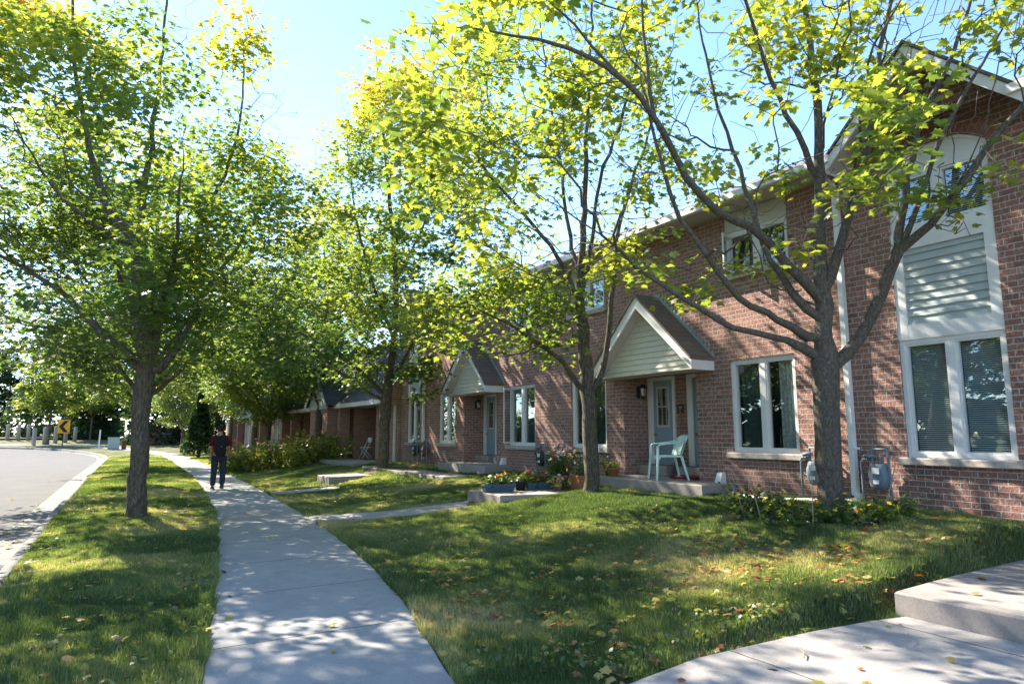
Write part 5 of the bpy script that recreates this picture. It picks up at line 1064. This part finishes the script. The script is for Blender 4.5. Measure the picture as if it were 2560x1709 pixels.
def vnoise(x, y, s, seed=0): return np.array([noise.noise(Vector((a*s+seed, b*s, seed))) for a, b in zip(x, y)])
gxn = np.arange(-2, 10, .2); gyn = np.arange(0, 53, .2); field = np.array([[noise.fractal(Vector((a*.55, b*.55, 3.3)), 1., 2., 4)+.35*noise.noise(Vector((a*2.3, b*2.3, 1.))) for a in gxn] for b in gyn])
def fld(x, y):
    i = np.clip((y-0)/.2, 0, len(gyn)-1.001); j = np.clip((x+2)/.2, 0, len(gxn)-1.001); i0 = i.astype(int); j0 = j.astype(int); fi = i-i0; fj = j-j0
    return field[i0, j0]*(1-fi)*(1-fj)+field[i0+1, j0]*fi*(1-fj)+field[i0, j0+1]*(1-fi)*fj+field[i0+1, j0+1]*fi*fj
Vv = []; Tt = []; tn = []; off = 0
for x, y, z in BX:
    d = np.hypot(x, y); n = len(x); f = fld(x, y)
    keepp = rg.uniform(size=n) < np.clip(1.15-.9*np.clip(f, 0, .8), .3, 1); x, y, z, d, f = x[keepp], y[keepp], z[keepp], d[keepp], f[keepp]; n = len(x)
    h = rg.uniform(.02, .07, n)*(1-.35*np.clip(f, 0, 1))*(1+.55*np.sin(x*5.1+np.sin(y*3.7)*2)*np.sin(y*4.3+x)); edge = np.minimum(np.abs(x-lx(y)), np.abs(x-rx_(y))) < .12; h = np.where(edge, h*1.25, h); w_ = .0022+.00042*d; az = rg.uniform(0, 6.28, n); ln = rg.uniform(0, .7, n)*h; la = rg.uniform(0, 6.28, n)
    a = np.column_stack([x-w_*np.cos(az), y-w_*np.sin(az), z-.01]); b = np.column_stack([x+w_*np.cos(az), y+w_*np.sin(az), z-.01]); c = np.column_stack([x+ln*np.cos(la), y+ln*np.sin(la), z+h])
    Vv.append(np.stack([a, b, c], 1).reshape(-1, 3)); tn.append(np.repeat(np.clip(.25+.7*np.clip(f+.04, -.25, .8)+rg.normal(0, .13, n)+(rg.uniform(size=n) < .06)*.4, 0, 1), 3)); Tt.append(np.arange(3*n).reshape(-1, 3)+off); off += 3*n
tag(link('grass', npmesh('grass', np.concatenate(Vv), np.concatenate(Tt), np.concatenate(tn)), 'blade'), 'short patchy green and straw-coloured grass of the lawns', 'grass', kind='stuff')
def scatter(n, ymin, ymax): x, y, z = lawnpts(n, ymin, ymax); return x, y, z
L_ = [scatter(15000, 1.2, 8), scatter(9000, 8, 16), scatter(6000, 16, 32)]
x = np.concatenate([q[0] for q in L_]); y = np.concatenate([q[1] for q in L_]); z = np.concatenate([q[2] for q in L_])
dens = np.clip(.10+.9*np.exp(-((x-5.6)**2/5+(y-4.3)**2/4.5))+.35*np.exp(-((x-3.2)**2/.5+(y-5)**2/6))+.12*(x < 1.5), 0, 1); k = rg.uniform(size=len(x)) < dens*.62; x, y, z = x[k], y[k], z[k]
x2 = np.concatenate([rg.uniform(-1.35, -1.05, 60), rg.uniform(-3, -1.2, 14), rg.uniform(.8, 3.2, 16), rg.uniform(3, 5.4, 10), rg.uniform(5.7, 8.5, 12), rg.uniform(6.2, 8, 8)]); y2 = np.concatenate([rg.normal(14, 3, 60), rg.uniform(8, 22, 14), rg.uniform(3.5, 16, 16), rg.uniform(2.2, 3.2, 10), rg.uniform(1.9, 3.2, 12), rg.uniform(10.5, 11.4, 8)]); z2 = np.concatenate([np.full(60, -.115), np.full(14, -.13), np.full(16, .04), np.full(10, .1), np.full(12, .3), np.full(8, .475)])
z2 = np.where((y2 > 2.2) & (y2 < 3.2) & (x2 < 5.5) & (x2 > 3), .055+.035*(x2-3.8)*.6+.02, z2)
gp = np.column_stack([np.concatenate([x, x2]), np.concatenate([y, y2]), np.concatenate([z+.035, z2+.012])]); n = len(gp)
V, T, tt = leaves(gp, rg.uniform(.04, .085, n), rg.uniform(0, 1, n)**.9, rg, 0, .35, .0, curl=.5)
tag(link('fallen_leaves', npmesh('fallen_leaves', V, T, tt), 'fallen'), 'fallen maple leaves, yellow, green and brown, scattered on lawn and kerb', 'fallen leaves', kind='stuff')
# weeds with upright broad leaves along the near path edge and sidewalk edges
n = 1500; u = rg.uniform(0, 1, n); x = np.where(u < .6, rg.uniform(2.3, 5.2, n), lx(rg.uniform(3.5, 8, n))-rg.uniform(.03, .5, n)); y = np.where(u < .6, 3.5+np.clip((2.9-x)*.9, 0, 1)+rg.exponential(.18, n), 0)
y = np.where(u < .6, y, rg.uniform(3.6, 8, n)); x = np.where(u < .6, x, lx(y)-.03-rg.exponential(.15, n)); z = lawn_z(x, y)
V, T, tt = leaves(np.column_stack([x, y, z+rg.uniform(.0, .05, n)]), rg.uniform(.02, .045, n), np.clip(rg.normal(.55, .22, n), 0, 1), rg, 2, 1.0, -.9)
tag(link('weeds', npmesh('weeds', V, T, tt), 'plant_leaf'), 'low broad-leaved weeds along the edges of the walks', 'weeds', kind='stuff')
for k, (x, y, a, lb) in enumerate(((4.05, 2.95, .6, 'short dark twig on the near path'), (3.6, 2.5, 2.2, 'thin twig lying across the near path'), (4.9, 2.75, .2, 'twig near the foot of the near step'))):
    z = .10+.02*k; tag(MB().tube([(x, y, z), (x+.09*math.cos(a), y+.09*math.sin(a), z+.006), (x+.2*math.cos(a+.2), y+.2*math.sin(a+.2), z)], [.004, .005, .002], 5).build('twig', 'dry_stem'), lb, 'twig')
